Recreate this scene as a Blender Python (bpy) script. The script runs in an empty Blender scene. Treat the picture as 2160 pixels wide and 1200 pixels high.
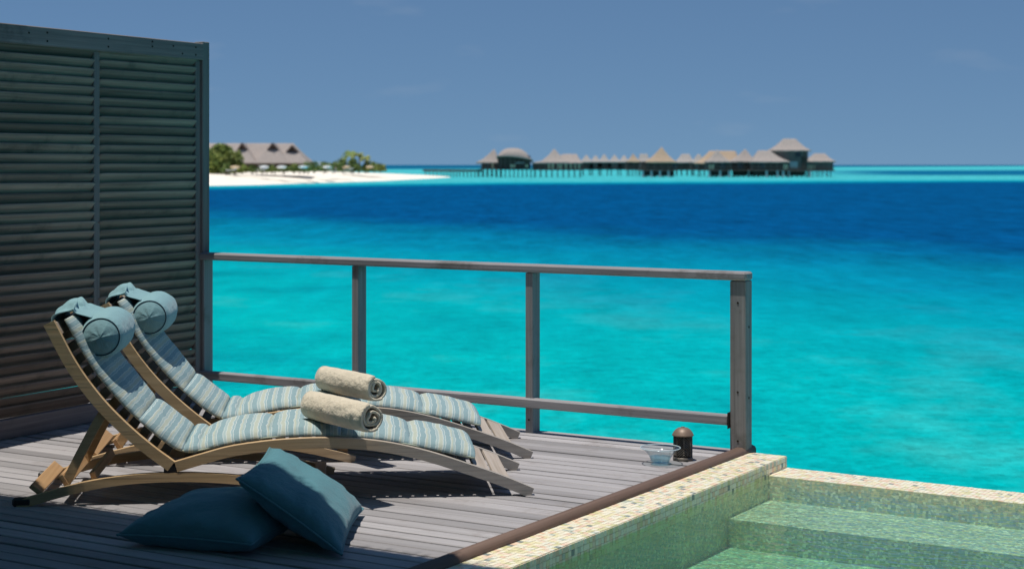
import bpy, bmesh, math, random
from mathutils import Vector, Matrix, noise
random.seed(7)
sc = bpy.context.scene
C = sc.collection
PI = math.pi
R = math.radians

# ------------------------------------------------------------------ camera
CH = 1.42                      # eye height over the deck
FP = 3357.0                    # focal length in photograph pixels
cam = bpy.data.cameras.new('camera')
cam.sensor_fit = 'HORIZONTAL'
cam.sensor_width = 36.0
cam.lens = FP / 2160 * 36
cam.shift_y = -(600 - 348) / 2160
cam.clip_start = 0.05
cam.clip_end = 60000
cam.dof.use_dof = True
cam.dof.focus_distance = 7.3
cam.dof.aperture_fstop = 3.7
co = bpy.data.objects.new('camera', cam)
co.location = (0, 0, CH)
co.rotation_euler = (R(90), 0, 0)
C.objects.link(co)
sc.camera = co

# ------------------------------------------------------------------ sky and sun
SD = Vector((-0.127, -0.09, 1.0)).normalized()     # towards the sun
w = bpy.data.worlds.new('World')
sc.world = w
w.use_nodes = True
nt = w.node_tree
nt.nodes.clear()
sky = nt.nodes.new('ShaderNodeTexSky')
sky.sky_type = 'NISHITA'
sky.sun_disc = False
sky.sun_elevation = math.asin(SD.z)
sky.sun_rotation = math.atan2(SD.x, SD.y)
sky.altitude = 0
sky.air_density = 1.0
sky.dust_density = 0.2
sky.ozone_density = 3.0
hs = nt.nodes.new('ShaderNodeMix'); hs.data_type = 'RGBA'; hs.blend_type = 'MULTIPLY'
hs.inputs[0].default_value = 1.0
hs.inputs[7].default_value = (0.86, 1.03, 1.13, 1)
tc = nt.nodes.new('ShaderNodeTexCoord')
mp = nt.nodes.new('ShaderNodeMapping'); mp.inputs['Scale'].default_value = (5, 5, 16)
cn = nt.nodes.new('ShaderNodeTexNoise'); cn.inputs['Scale'].default_value = 2.2; cn.inputs['Detail'].default_value = 6
cr = nt.nodes.new('ShaderNodeMapRange'); cr.inputs[1].default_value = 0.62; cr.inputs[2].default_value = 0.85; cr.inputs[4].default_value = 0.16
cm = nt.nodes.new('ShaderNodeMix'); cm.data_type = 'RGBA'
cm.inputs[7].default_value = (7.0, 7.4, 8.0, 1)
bg = nt.nodes.new('ShaderNodeBackground'); bg.inputs[1].default_value = 0.07
wo = nt.nodes.new('ShaderNodeOutputWorld')
L = nt.links.new
nv = nt.nodes.new('ShaderNodeVectorMath'); nv.operation = 'ADD'; nv.inputs[1].default_value = (0, 0, 0.16)
nn_ = nt.nodes.new('ShaderNodeVectorMath'); nn_.operation = 'NORMALIZE'
L(tc.outputs['Generated'], nv.inputs[0]); L(nv.outputs[0], nn_.inputs[0]); L(nn_.outputs[0], sky.inputs[0])
L(sky.outputs[0], hs.inputs[6]); L(tc.outputs['Generated'], mp.inputs[0]); L(mp.outputs[0], cn.inputs['Vector'])
L(cn.outputs['Fac'], cr.inputs[0]); L(cr.outputs[0], cm.inputs[0]); L(hs.outputs[2], cm.inputs[6])
L(cm.outputs[2], bg.inputs[0]); L(bg.outputs[0], wo.inputs[0])
sl = bpy.data.lights.new('sun', 'SUN')
sl.energy = 4.3
sl.angle = R(0.53)
sl.color = (1.0, 0.955, 0.88)
so = bpy.data.objects.new('sun', sl)
so.rotation_euler = SD.to_track_quat('Z', 'Y').to_euler()
so.location = (0, 0, 30)
C.objects.link(so)
sc.view_settings.view_transform = 'Standard'
sc.view_settings.look = 'None'
sc.view_settings.exposure = 0.0
sc.view_settings.gamma = 1.0
sc.view_settings.use_curve_mapping = False
sc.render.engine = 'CYCLES'
sc.cycles.use_denoising = True
sc.cycles.max_bounces = 10
sc.cycles.transparent_max_bounces = 16

# ------------------------------------------------------------------ helpers
def at(px, py, Y):
    """place a photograph pixel at forward distance Y"""
    return Vector(((px - 1080) / FP * Y, Y, CH + (348 - py) / FP * Y))

class MB:
    def __init__(s): s.v = []; s.f = []; s.uv = {}
    def add(s, vs, fs):
        n = len(s.v); s.v += [tuple(p) for p in vs]; s.f += [tuple(i + n for i in q) for q in fs]; return n
    def box(s, x0, x1, y0, y1, z0, z1, M=None):
        vs = [Vector(p) for p in ((x0,y0,z0),(x1,y0,z0),(x1,y1,z0),(x0,y1,z0),(x0,y0,z1),(x1,y0,z1),(x1,y1,z1),(x0,y1,z1))]
        if M: vs = [M @ p for p in vs]
        s.add(vs, [(0,3,2,1),(4,5,6,7),(0,1,5,4),(1,2,6,5),(2,3,7,6),(3,0,4,7)])
        return s
    def bbox(s, x0, x1, y0, y1, z0, z1, b=0.004, M=None):
        """box with chamfered edges"""
        bm = bmesh.new(); bmesh.ops.create_cube(bm, size=1)
        for q in bm.verts: q.co = Vector(((x0+x1)/2 + q.co.x*(x1-x0), (y0+y1)/2 + q.co.y*(y1-y0), (z0+z1)/2 + q.co.z*(z1-z0)))
        bmesh.ops.bevel(bm, geom=bm.edges[:], offset=b, segments=1, affect='EDGES')
        bm.verts.index_update()
        vs = [q.co.copy() for q in bm.verts]
        if M: vs = [M @ p for p in vs]
        s.add(vs, [[q.index for q in f.verts] for f in bm.faces]); bm.free(); return s
    def tube(s, pts, r, n=8, caps=True):
        pts = [Vector(p) for p in pts]; rings = []
        rr = r if isinstance(r, (list, tuple)) else [r]*len(pts)
        up = None
        for i, p in enumerate(pts):
            d = (pts[min(i+1, len(pts)-1)] - pts[max(i-1, 0)]).normalized()
            if up is None: up = Vector((0,0,1)) if abs(d.z) < .9 else Vector((1,0,0))
            a = d.cross(up).normalized(); b = a.cross(d).normalized(); up = b
            rings.append([p + (a*math.cos(2*PI*k/n) + b*math.sin(2*PI*k/n))*rr[i] for k in range(n)])
        fs = []
        for i in range(len(rings)-1):
            for k in range(n): fs.append((i*n+k, i*n+(k+1)%n, (i+1)*n+(k+1)%n, (i+1)*n+k))
        if caps: fs += [tuple(range(n))[::-1], tuple((len(rings)-1)*n+k for k in range(n))]
        s.add([q for g in rings for q in g], fs); return s
    def lathe(s, prof, n=24, c=(0,0,0), a0=0):
        vs = []; fs = []; m = len(prof)
        for k in range(n):
            a = a0 + 2*PI*k/n
            for r, z in prof: vs.append((c[0]+r*math.cos(a), c[1]+r*math.sin(a), c[2]+z))
        for k in range(n):
            for i in range(m-1): fs.append((k*m+i, ((k+1)%n)*m+i, ((k+1)%n)*m+i+1, k*m+i+1))
        s.add(vs, fs); return s
    def strip(s, path, tu, td, y0, y1):
        """rectangular section swept along a path in x,z; tu/td thickness above/below the path"""
        P = [Vector((p[0], 0, p[1])) for p in path]; vs = []; n = len(P)
        for i, p in enumerate(P):
            d = (P[min(i+1, n-1)] - P[max(i-1, 0)]).normalized(); nn = Vector((-d.z, 0, d.x))
            if nn.z < 0: nn = -nn
            a = p + nn*tu; b = p - nn*td
            vs += [(a.x,y0,a.z),(a.x,y1,a.z),(b.x,y1,b.z),(b.x,y0,b.z)]
        fs = []
        for i in range(n-1):
            for k in range(4): fs.append((i*4+k, i*4+(k+1)%4, i*4+4+(k+1)%4, i*4+4+k))
        fs += [(0,3,2,1), tuple((n-1)*4+k for k in range(4))]
        s.add(vs, fs); return s
    def mesh(s, name, smooth=False):
        me = bpy.data.meshes.new(name); me.from_pydata(s.v, [], s.f)
        bm = bmesh.new(); bm.from_mesh(me); bmesh.ops.recalc_face_normals(bm, faces=bm.faces[:]); bm.to_mesh(me); bm.free()
        if smooth:
            for p in me.polygons: p.use_smooth = True
        return me
    def build(s, name, mat, parent=None, smooth=False):
        return ob(name, s.mesh(name, smooth), mat, parent)

def ob(name, me, mat=None, parent=None):
    o = bpy.data.objects.new(name, me); C.objects.link(o)
    if mat and not me.materials: me.materials.append(mat)
    if parent: o.parent = parent
    return o
def empty(name, loc=(0,0,0), rz=0, label=None, cat=None, group=None):
    o = bpy.data.objects.new(name, None); C.objects.link(o); o.location = loc; o.rotation_euler = (0,0,rz)
    o.empty_display_size = .1
    return tag(o, label, cat, group)
def tag(o, label=None, cat=None, group=None, kind=None):
    if label: o['label'] = label
    if cat: o['category'] = cat
    if group: o['group'] = group
    if kind: o['kind'] = kind
    return o
def copy_tree(o, parent=None):
    c = o.copy(); C.objects.link(c); c.parent = parent
    for ch in list(o.children): copy_tree(ch, c)
    return c
def rot2(a): return math.cos(a), math.sin(a)
def spline(pts, n):
    """Catmull-Rom through 2-D points"""
    P = [Vector(p) for p in pts]; P = [2*P[0]-P[1]] + P + [2*P[-1]-P[-2]]; out = []
    for i in range(1, len(P)-2):
        for k in range(n):
            t = k/n; a, b, c, d = P[i-1], P[i], P[i+1], P[i+2]
            out.append(0.5*((2*b) + (c-a)*t + (2*a-5*b+4*c-d)*t*t + (3*b-a-3*c+d)*t**3))
    out.append(P[-2]); return out

# ------------------------------------------------------------------ materials
def base_mat(name, rough=.6, spec=.3):
    m = bpy.data.materials.new(name); m.use_nodes = True
    b = m.node_tree.nodes['Principled BSDF']; b.inputs['Roughness'].default_value = rough
    b.inputs['Specular IOR Level'].default_value = spec
    return m, m.node_tree, b
def nd(t, typ, **kw):
    n = t.nodes.new('ShaderNode' + typ)
    for k, v in kw.items(): setattr(n, k, v)
    return n
def ramp(t, stops, interp='LINEAR'):
    r = t.nodes.new('ShaderNodeValToRGB'); e = r.color_ramp; e.interpolation = interp
    while len(e.elements) < len(stops): e.elements.new(.5)
    for q, (p, c) in zip(e.elements, stops): q.position = p; q.color = (*c, 1)
    return r
def math_n(t, op, a, b=None, c=None):
    n = t.nodes.new('ShaderNodeMath'); n.operation = op
    for i, x in enumerate((a, b, c)):
        if x is None: continue
        if isinstance(x, (int, float)): n.inputs[i].default_value = x
        else: t.links.new(x, n.inputs[i])
    return n.outputs[0]
def mixc(t, fac, a, b, mode='MIX'):
    n = t.nodes.new('ShaderNodeMix'); n.data_type = 'RGBA'; n.blend_type = mode
    for i, x in ((0, fac), (6, a), (7, b)):
        if isinstance(x, (int, float)): n.inputs[i].default_value = x
        elif isinstance(x, tuple): n.inputs[i].default_value = (*x, 1)
        else: t.links.new(x, n.inputs[i])
    return n.outputs[2]
def maprange(t, v, a, b, c=0, d=1, smooth=True):
    n = t.nodes.new('ShaderNodeMapRange'); n.interpolation_type = 'SMOOTHSTEP' if smooth else 'LINEAR'
    for i, x in ((0, v), (1, a), (2, b), (3, c), (4, d)):
        if isinstance(x, (int, float)): n.inputs[i].default_value = x
        else: t.links.new(x, n.inputs[i])
    return n.outputs[0]
def bump(t, b, h, strength=.3, dist=.01):
    n = t.nodes.new('ShaderNodeBump'); n.inputs['Strength'].default_value = strength; n.inputs['Distance'].default_value = dist
    t.links.new(h, n.inputs['Height']); t.links.new(n.outputs[0], b.inputs['Normal']); return n
def noise_n(t, vec, scale, detail=4, rough=.6):
    n = t.nodes.new('ShaderNodeTexNoise'); n.inputs['Scale'].default_value = scale; n.inputs['Detail'].default_value = detail
    n.inputs['Roughness'].default_value = rough; t.links.new(vec, n.inputs['Vector']); return n.outputs['Fac']
def obj_coords(t, scale=(1,1,1), rnd=True):
    tc = t.nodes.new('ShaderNodeTexCoord'); v = tc.outputs['Object']
    if rnd:
        oi = t.nodes.new('ShaderNodeObjectInfo'); cx = t.nodes.new('ShaderNodeCombineXYZ')
        k = math_n(t, 'MULTIPLY', oi.outputs['Random'], 37.0)
        for i in range(3): t.links.new(k, cx.inputs[i])
        va = t.nodes.new('ShaderNodeVectorMath'); va.operation = 'ADD'
        t.links.new(v, va.inputs[0]); t.links.new(cx.outputs[0], va.inputs[1]); v = va.outputs[0]
    mp = t.nodes.new('ShaderNodeMapping'); mp.inputs['Scale'].default_value = scale
    t.links.new(v, mp.inputs[0]); return mp.outputs[0]

def wood(name, dark, light, axis='x', rough=.75, spec=.25, var=.25, stain=None, grain=60, bstr=.35, foot=None):
    m, t, b = base_mat(name, rough, spec)
    sc3 = {'x': (1.2, grain, grain), 'y': (grain, 1.2, grain), 'z': (grain, grain, 1.2)}[axis]
    v = obj_coords(t, sc3); g = noise_n(t, v, 1.0, 5, .65)
    sc2 = {'x': (.8, 5, 5), 'y': (5, .8, 5), 'z': (5, 5, .8)}[axis]
    v2 = obj_coords(t, sc2); g2 = noise_n(t, v2, 1.0, 4, .6)
    f = math_n(t, 'ADD', math_n(t, 'MULTIPLY', g, .6), math_n(t, 'MULTIPLY', g2, .4))
    r = ramp(t, [(.32, dark), (.68, light)]); t.links.new(f, r.inputs[0]); col = r.outputs[0]
    oi = t.nodes.new('ShaderNodeObjectInfo')
    col = mixc(t, 1.0, col, ramp_out(t, oi.outputs['Random'], 1-var, 1+var*.6), 'MULTIPLY')
    if stain:
        v3 = obj_coords(t, (3, 3, 3)); s3 = noise_n(t, v3, 1.0, 5, .7)
        col = mixc(t, maprange(t, s3, .52, .75, 0, .7), col, stain)
    if foot:      # greyer, weathered towards the foot end (object x small)
        tc = t.nodes.new('ShaderNodeTexCoord'); sx = t.nodes.new('ShaderNodeSeparateXYZ'); t.links.new(tc.outputs['Object'], sx.inputs[0])
        k = math_n(t, 'ADD', sx.outputs[0], math_n(t, 'MULTIPLY', math_n(t, 'SUBTRACT', g2, .5), 1.2))
        rf = ramp(t, [(.32, foot[0]), (.68, foot[1])]); t.links.new(f, rf.inputs[0])
        col = mixc(t, maprange(t, k, .35, 1.25, 1, 0), col, rf.outputs[0])
    t.links.new(col, b.inputs['Base Color'])
    bump(t, b, g, bstr, .004)
    return m
def ramp_out(t, val, a, b):
    n = t.nodes.new('ShaderNodeMapRange'); n.inputs[3].default_value = a; n.inputs[4].default_value = b
    t.links.new(val, n.inputs[0]); return n.outputs[0]

def fabric(name, col, rough=.85, var=.12, wscale=900, wr=18, wr_str=.25):
    m, t, b = base_mat(name, rough, .15)
    v = obj_coords(t, (1,1,1), False); n1 = noise_n(t, v, wr, 4, .55); n2 = noise_n(t, v, wscale, 2, .5)
    c = mixc(t, 1.0, col, ramp_out(t, n1, 1-var, 1+var), 'MULTIPLY')
    t.links.new(c, b.inputs['Base Color'])
    b.inputs['Sheen Weight'].default_value = .15
    h = math_n(t, 'ADD', math_n(t, 'MULTIPLY', n1, 3.0), math_n(t, 'MULTIPLY', n2, .15))
    bump(t, b, h, wr_str, .01)
    return m

M = {}
M['deck'] = wood('deck_wood', (.25,.235,.238), (.41,.39,.392), 'x', .7, .3, .3, stain=(.20,.17,.155), grain=70)
M['rail'] = wood('rail_wood', (.18,.172,.178), (.40,.385,.39), 'x', .75, .25, .1, stain=(.10,.09,.08))
M['post'] = wood('post_wood', (.15,.145,.145), (.33,.32,.315), 'z', .75, .25, .12, stain=(.10,.10,.085))
M['slat'] = wood('slat_wood', (.125,.094,.076), (.37,.285,.225), 'x', .7, .3, .42, stain=(.07,.065,.05))
M['screen'] = wood('screen_wood', (.125,.105,.10), (.29,.25,.235), 'x', .75, .25, .1, stain=(.05,.05,.05))
M['screenv'] = wood('screen_stile_wood', (.11,.10,.095), (.24,.22,.205), 'z', .75, .25, .1)
M['teak'] = wood('teak', (.42,.27,.13), (.66,.47,.27), 'x', .55, .3, .1, foot=((.26,.225,.19), (.46,.42,.375)))
M['teaky'] = wood('teak_cross', (.36,.20,.09), (.56,.36,.19), 'y', .55, .3, .15)
M['teakslat'] = wood('teak_slats', (.30,.24,.18), (.50,.43,.37), 'y', .6, .3, .1)
M['trim'] = wood('trim_wood', (.10,.062,.045), (.19,.125,.095), 'y', .6, .3, .05, grain=50)
m, t, b = base_mat('dark_bracket', .5, .4); b.inputs['Base Color'].default_value = (.025,.022,.02,1); M['dark'] = m
m, t, b = base_mat('rusted_nail', .7, .2); b.inputs['Base Color'].default_value = (.03,.025,.02,1); M['nail'] = m
M['pillow'] = fabric('pillow_fabric', (.085,.215,.245), .8, .12, 1200, 11, .5)
M['bolster'] = fabric('bolster_fabric', (.21,.36,.385), .85, .08, 1200, 25, .25)
M['piping'] = fabric('dark_piping', (.015,.04,.06), .8)
M['cpipe'] = fabric('cushion_piping', (.40,.45,.36), .85)
M['towel'] = fabric('towel_terry', (.62,.545,.42), .95, .14, 260, 22, .55)

def stripe_mat():
    m, t, b = base_mat('striped_fabric', .85, .15)
    uv = t.nodes.new('ShaderNodeUVMap'); sx = t.nodes.new('ShaderNodeSeparateXYZ'); t.links.new(uv.outputs[0], sx.inputs[0])
    n = noise_n(t, uv.outputs[0], 14, 2, .5)
    u = math_n(t, 'ADD', sx.outputs[0], math_n(t, 'MULTIPLY', math_n(t, 'SUBTRACT', n, .5), .02))
    fr = math_n(t, 'FRACT', math_n(t, 'MULTIPLY', u, 1/.112))
    B = (.235,.335,.355); B2 = (.285,.385,.40); W = (.49,.54,.52); K = (.41,.445,.375); P = (.33,.415,.41)
    r = ramp(t, [(0, B), (.20, W), (.225, B2), (.30, W), (.33, K), (.47, W), (.495, P), (.58, W), (.60, B), (.80, W), (.82, P), (.90, K), (.97, W)], 'CONSTANT')
    t.links.new(fr, r.inputs[0])
    v = obj_coords(t, (1,1,1), False); n2 = noise_n(t, v, 900, 2); n3 = noise_n(t, v, 22, 4)
    t.links.new(mixc(t, 1.0, r.outputs[0], ramp_out(t, n3, .9, 1.08), 'MULTIPLY'), b.inputs['Base Color'])
    bump(t, b, math_n(t, 'ADD', math_n(t, 'MULTIPLY', n3, 2.5), math_n(t, 'MULTIPLY', n2, .15)), .3, .01)
    return m
M['stripe'] = stripe_mat()

def mosaic(name):
    """small uneven mosaic chips under water"""
    m, t, b = base_mat(name, .4, .3)
    v = obj_coords(t, (80,80,95), False); vo = t.nodes.new('ShaderNodeTexVoronoi'); vo.inputs['Scale'].default_value = 1.0; vo.inputs['Randomness'].default_value = .75
    t.links.new(v, vo.inputs['Vector']); sx = t.nodes.new('ShaderNodeSeparateColor'); t.links.new(vo.outputs['Color'], sx.inputs[0])
    r = ramp(t, [(0,(.46,.43,.30)),(.2,(.34,.36,.28)),(.38,(.58,.52,.34)),(.52,(.30,.36,.33)),(.66,(.46,.36,.23)),(.78,(.66,.63,.52)),(.9,(.26,.28,.21))], 'CONSTANT'); t.links.new(sx.outputs[0], r.inputs[0])
    v2 = obj_coords(t, (1,1,1), False)
    c = mixc(t, 1.0, r.outputs[0], ramp_out(t, noise_n(t, v2, 9, 4), 1.0, 2.0), 'MULTIPLY')
    t.links.new(c, b.inputs['Base Color'])
    return m
def tile_stops(k=1.0):
    cs = [(0,(.84,.77,.58)),(.2,(.80,.72,.44)),(.36,(.83,.66,.50)),(.5,(.80,.77,.62)),(.61,(.80,.57,.40)),(.71,(.86,.80,.62)),(.86,(.66,.62,.34)),(.94,(.50,.54,.44)),(.98,(.24,.28,.26))]
    return [(p, tuple(x*k for x in c)) for p, c in cs]
M['mosaic'] = mosaic('pool_mosaic')
def tile_mat():
    m, t, b = base_mat('mosaic_tiles', .3, .45)
    g = t.nodes.new('ShaderNodeNewGeometry'); r = ramp(t, tile_stops(1.06), 'CONSTANT')
    t.links.new(g.outputs['Random Per Island'], r.inputs[0])
    v = obj_coords(t, (1,1,1), False)
    t.links.new(mixc(t, 1.0, r.outputs[0], ramp_out(t, noise_n(t, v, 150, 3), .85, 1.12), 'MULTIPLY'), b.inputs['Base Color'])
    return m
M['tile'] = tile_mat()
m, t, b = base_mat('grout', .9, .1); b.inputs['Base Color'].default_value = (.70,.65,.54,1); M['grout'] = m

def simple(name, col, rough=.7, spec=.2, var=.15, scale=4):
    m, t, b = base_mat(name, rough, spec)
    v = obj_coords(t, (1,1,1)); n1 = noise_n(t, v, scale, 5)
    t.links.new(mixc(t, 1.0, col, ramp_out(t, n1, 1-var*1.5, 1+var*1.5), 'MULTIPLY'), b.inputs['Base Color'])
    return m

def clear_mat(name, tint, ior=1.33, rough=.02, bscale=None, bstr=.1, bdist=.01, squash=(1,1,1), thin=None):
    """clear surface that lets light straight through: transparent + Fresnel gloss"""
    m = bpy.data.materials.new(name); m.use_nodes = True; t = m.node_tree; t.nodes.clear()
    o = nd(t, 'OutputMaterial'); mx = nd(t, 'MixShader'); tr = nd(t, 'BsdfTransparent'); gl = nd(t, 'BsdfGlossy'); fr = nd(t, 'Fresnel') if thin is None else nd(t, 'LayerWeight')
    tr.inputs[0].default_value = (*tint, 1); gl.inputs['Roughness'].default_value = rough; fr.inputs[0].default_value = ior if thin is None else .5
    t.links.new(fr.outputs[0] if thin is None else math_n(t, 'MULTIPLY_ADD', math_n(t, 'POWER', fr.outputs['Facing'], 3.0), thin, .09), mx.inputs[0]); t.links.new(tr.outputs[0], mx.inputs[1]); t.links.new(gl.outputs[0], mx.inputs[2]); t.links.new(mx.outputs[0], o.inputs[0])
    if bscale:
        v = obj_coords(t, squash, False); n = noise_n(t, v, bscale, 3)
        bp = nd(t, 'Bump'); bp.inputs['Strength'].default_value = bstr; bp.inputs['Distance'].default_value = bdist
        t.links.new(n, bp.inputs['Height']); t.links.new(bp.outputs[0], gl.inputs['Normal']); t.links.new(bp.outputs[0], fr.inputs['Normal'])
    return m, t, o

# ------------------------------------------------------------------ sea and terrain
SEA = -2.10
def sea_mat():
    m, t, b = base_mat('sea_water', .22, .12)
    t.nodes.remove(b); out = t.nodes['Material Output']; df = nd(t, 'BsdfDiffuse'); gl = nd(t, 'BsdfGlossy'); gl.inputs['Roughness'].default_value = .18
    ms = nd(t, 'MixShader'); ms.inputs[0].default_value = .022
    t.links.new(df.outputs[0], ms.inputs[1]); t.links.new(gl.outputs[0], ms.inputs[2]); t.links.new(ms.outputs[0], out.inputs[0])
    g = t.nodes.new('ShaderNodeNewGeometry'); sp = t.nodes.new('ShaderNodeSeparateXYZ'); t.links.new(g.outputs['Position'], sp.inputs[0])
    X, Y = sp.outputs[0], sp.outputs[1]
    def mapped(s):
        mp = t.nodes.new('ShaderNodeMapping'); mp.inputs['Scale'].default_value = s; t.links.new(g.outputs['Position'], mp.inputs[0]); return mp.outputs[0]
    big = noise_n(t, mapped((.05,.035,0)), 1, 4, .6); mid = noise_n(t, mapped((.25,.16,0)), 1, 5, .62); fine = noise_n(t, mapped((1.1,1.7,0)), 1, 5, .7)
    far = noise_n(t, mapped((.012,.004,0)), 1, 4, .6)
    def lin(a, bb, c):      # a*X + b*Y + c
        return math_n(t, 'ADD', math_n(t, 'MULTIPLY', X, a), math_n(t, 'MULTIPLY_ADD', Y, bb, c))
    # lagoon floor: sand close by, then a deep channel, then the reef flat, then open ocean
    d1 = lin(.784, .62, 14.5*.784 - 77*.62)
    d1 = math_n(t, 'ADD', d1, math_n(t, 'MULTIPLY', math_n(t, 'SUBTRACT', big, .5), 26))
    d1 = math_n(t, 'ADD', d1, math_n(t, 'MULTIPLY', math_n(t, 'SUBTRACT', mid, .5), 9))
    deep1 = maprange(t, d1, -22, 6); deep2 = maprange(t, d1, -8, 28)
    sand = ramp(t, [(.36, (.0,.20,.24)), (.44, (.0,.315,.335)), (.52, (.0,.375,.375)), (.62, (.035,.40,.375))])
    t.links.new(math_n(t, 'ADD', math_n(t, 'MULTIPLY', big, .55), math_n(t, 'MULTIPLY', mid, .45)), sand.inputs[0])
    col = mixc(t, deep1, sand.outputs[0], (.0,.225,.335))
    col = mixc(t, deep2, col, (.0,.068,.195))
    yb = math_n(t, 'ADD', math_n(t, 'MULTIPLY', math_n(t, 'MINIMUM', X, 0), 1.25), math_n(t, 'MULTIPLY', math_n(t, 'MAXIMUM', X, 0), .36))
    d2 = math_n(t, 'SUBTRACT', Y, math_n(t, 'ADD', yb, 300)); d2 = math_n(t, 'ADD', d2, math_n(t, 'MULTIPLY', math_n(t, 'SUBTRACT', far, .5), 60))
    col = mixc(t, maprange(t, d2, -34, 22), col, (.0,.29,.38))
    col = mixc(t, maprange(t, d2, 6, 50), col, (.055,.40,.44))
    # a deep pocket in the reef flat on the far right
    pk = math_n(t, 'MULTIPLY', maprange(t, lin(1, -.17, 0), 0, 55), math_n(t, 'MULTIPLY', maprange(t, Y, 470, 600), maprange(t, lin(-.7, 1, 0), 700, 950, 1, 0)))
    col = mixc(t, math_n(t, 'MULTIPLY', pk, .95), col, (.0,.095,.22))
    d3 = lin(-2.0, 1.0, -1500); d3 = math_n(t, 'ADD', d3, math_n(t, 'MULTIPLY', math_n(t, 'SUBTRACT', far, .5), 500))
    col = mixc(t, maprange(t, d3, -300, 250), col, (.004,.10,.20))
    # ripple tone
    swell = noise_n(t, mapped((1.0,.24,0)), 1, 5, .7)
    swell2 = noise_n(t, mapped((.30,.085,0)), 1, 6, .72)
    rp = math_n(t, 'ADD', math_n(t, 'MULTIPLY', fine, .3), math_n(t, 'ADD', math_n(t, 'MULTIPLY', swell, .35), math_n(t, 'MULTIPLY', swell2, .35)))
    k1 = maprange(t, rp, .38, .62, .62, 1.38, False); amt = maprange(t, d1, -25, 25, .35, 1.0)
    col = mixc(t, amt, col, mixc(t, 1.0, col, k1, 'MULTIPLY'))
    f2a = noise_n(t, mapped((2.6,3.2,0)), 1, 4, .65)
    f2b = noise_n(t, mapped((5.0,6.0,0)), 1, 3, .6); rdg = math_n(t, 'SUBTRACT', 1.0, math_n(t, 'MULTIPLY', math_n(t, 'ABSOLUTE', math_n(t, 'SUBTRACT', f2b, .5)), 5.0))
    f2 = math_n(t, 'ADD', math_n(t, 'MULTIPLY', f2a, .75), math_n(t, 'MULTIPLY', rdg, .21))
    near = maprange(t, Y, 14, 45, 1, .25)
    col = mixc(t, near, col, mixc(t, 1.0, col, maprange(t, f2, .36, .66, .74, 1.2, False), 'MULTIPLY'))
    t.links.new(col, df.inputs[0])
    bp = nd(t, 'Bump'); bp.inputs['Strength'].default_value = .45; bp.inputs['Distance'].default_value = .35
    t.links.new(math_n(t, 'ADD', fine, math_n(t, 'MULTIPLY', f2, .35)), bp.inputs['Height']); t.links.new(bp.outputs[0], df.inputs['Normal']); t.links.new(bp.outputs[0], gl.inputs['Normal'])
    return m
mb = MB()
xs = [-30000, -3000, -300, 0, 300, 3000, 30000]; ys = [-200, 0, 60, 300, 1500, 8000, 45000]
mb.add([(x, y, 0) for y in ys for x in xs], [(j*7+i, j*7+i+1, j*7+i+8, j*7+i+7) for j in range(6) for i in range(6)])
sea = mb.build('sea', sea_mat()); sea.location.z = SEA; tag(sea, kind='structure')

# island: beach rising from the water to the planting
def island():
    bm = bmesh.new()
    shore = [(-140,205), (-95,236), (-51,268), (-40,303), (-29,345), (-24,385), (-19.5,425), (-17.5,455), (-24,480), (-60,520), (-140,540)]
    sp = [Vector(p) for p in shore]
    cen = [Vector((-140,330)), Vector((-100,330)), Vector((-62,312)), Vector((-52,330)), Vector((-40,372)), Vector((-33,405)), Vector((-27,430)), Vector((-23,450)), Vector((-36,465)), Vector((-70,480)), Vector((-140,480))]
    S = spline(shore, 6); K = spline(cen, 6); rows = []
    prof = [(-.25,-.5), (0,-.02), (.12,.45), (.35,1.05), (.65,1.75), (1,2.15)]
    for a, c in zip(S, K):
        wdt = min(1.0, (c-a).length/45)
        rows.append([bm.verts.new((a.x+(c.x-a.x)*q, a.y+(c.y-a.y)*q, SEA + z*wdt + (noise.noise(Vector((a.x*.1+q*3, a.y*.1, 0)))*.1 if q > .1 else 0))) for q, z in prof])
    for i in range(len(rows)-1):
        for k in range(len(prof)-1): bm.faces.new((rows[i][k], rows[i+1][k], rows[i+1][k+1], rows[i][k+1]))
    bm.faces.new([r[-1] for r in rows])
    bmesh.ops.recalc_face_normals(bm, faces=bm.faces[:])
    me = bpy.data.meshes.new('beach'); bm.to_mesh(me); bm.free()
    for p in me.polygons: p.use_smooth = True
    return me
M['sand'] = simple('sand', (.84,.77,.66), .9, .1, .05, .3)
tag(ob('beach', island(), M['sand']), kind='structure')

# ------------------------------------------------------------------ deck
O = Vector((1.149, 7.827, 0)); TH = R(-30)
EX = Vector((math.cos(TH), math.sin(TH), 0)); EY = Vector((-math.sin(TH), math.cos(TH), 0))
Q = Vector((1.34, 7.773, 0)); TP = R(-32)
EU = Vector((math.cos(TP), math.sin(TP), 0)); EV = Vector((-math.sin(TP), math.cos(TP), 0))
deck = empty('deck', O, TH); tag(deck, kind='structure')
PITCH = .09
def deck_end(y):      # deck x where the pool trim starts, at deck y
    # point on line Q + EU*(-.235) + EV*s  with deck-y = y
    p0 = Q + EU*(-.235) - O; s = (y - p0.dot(EY)) / EV.dot(EY); return (p0 + EV*s).dot(EX)
nb = 0
for i in range(76):
    y1 = .105 - i*PITCH; gp = random.choice((.009,.011,.014,.018,.022)); y0 = y1 - PITCH + gp
    x1 = deck_end((y0+y1)/2) if i > 1 else deck_end((y0+y1)/2) - .01
    x0 = -4.05
    cut = random.uniform(-3.0, -1.0) if random.random() < .0 else None
    mbd = MB().bbox(x0, x1, -(PITCH-gp)/2, (PITCH-gp)/2, -.03, 0, .003)
    o = mbd.build('deck_board', M['deck'], deck); o.location = (0, (y0+y1)/2, random.uniform(-.0012, .0012)); o.rotation_euler = (random.uniform(-.006,.006), 0, 0)
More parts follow.
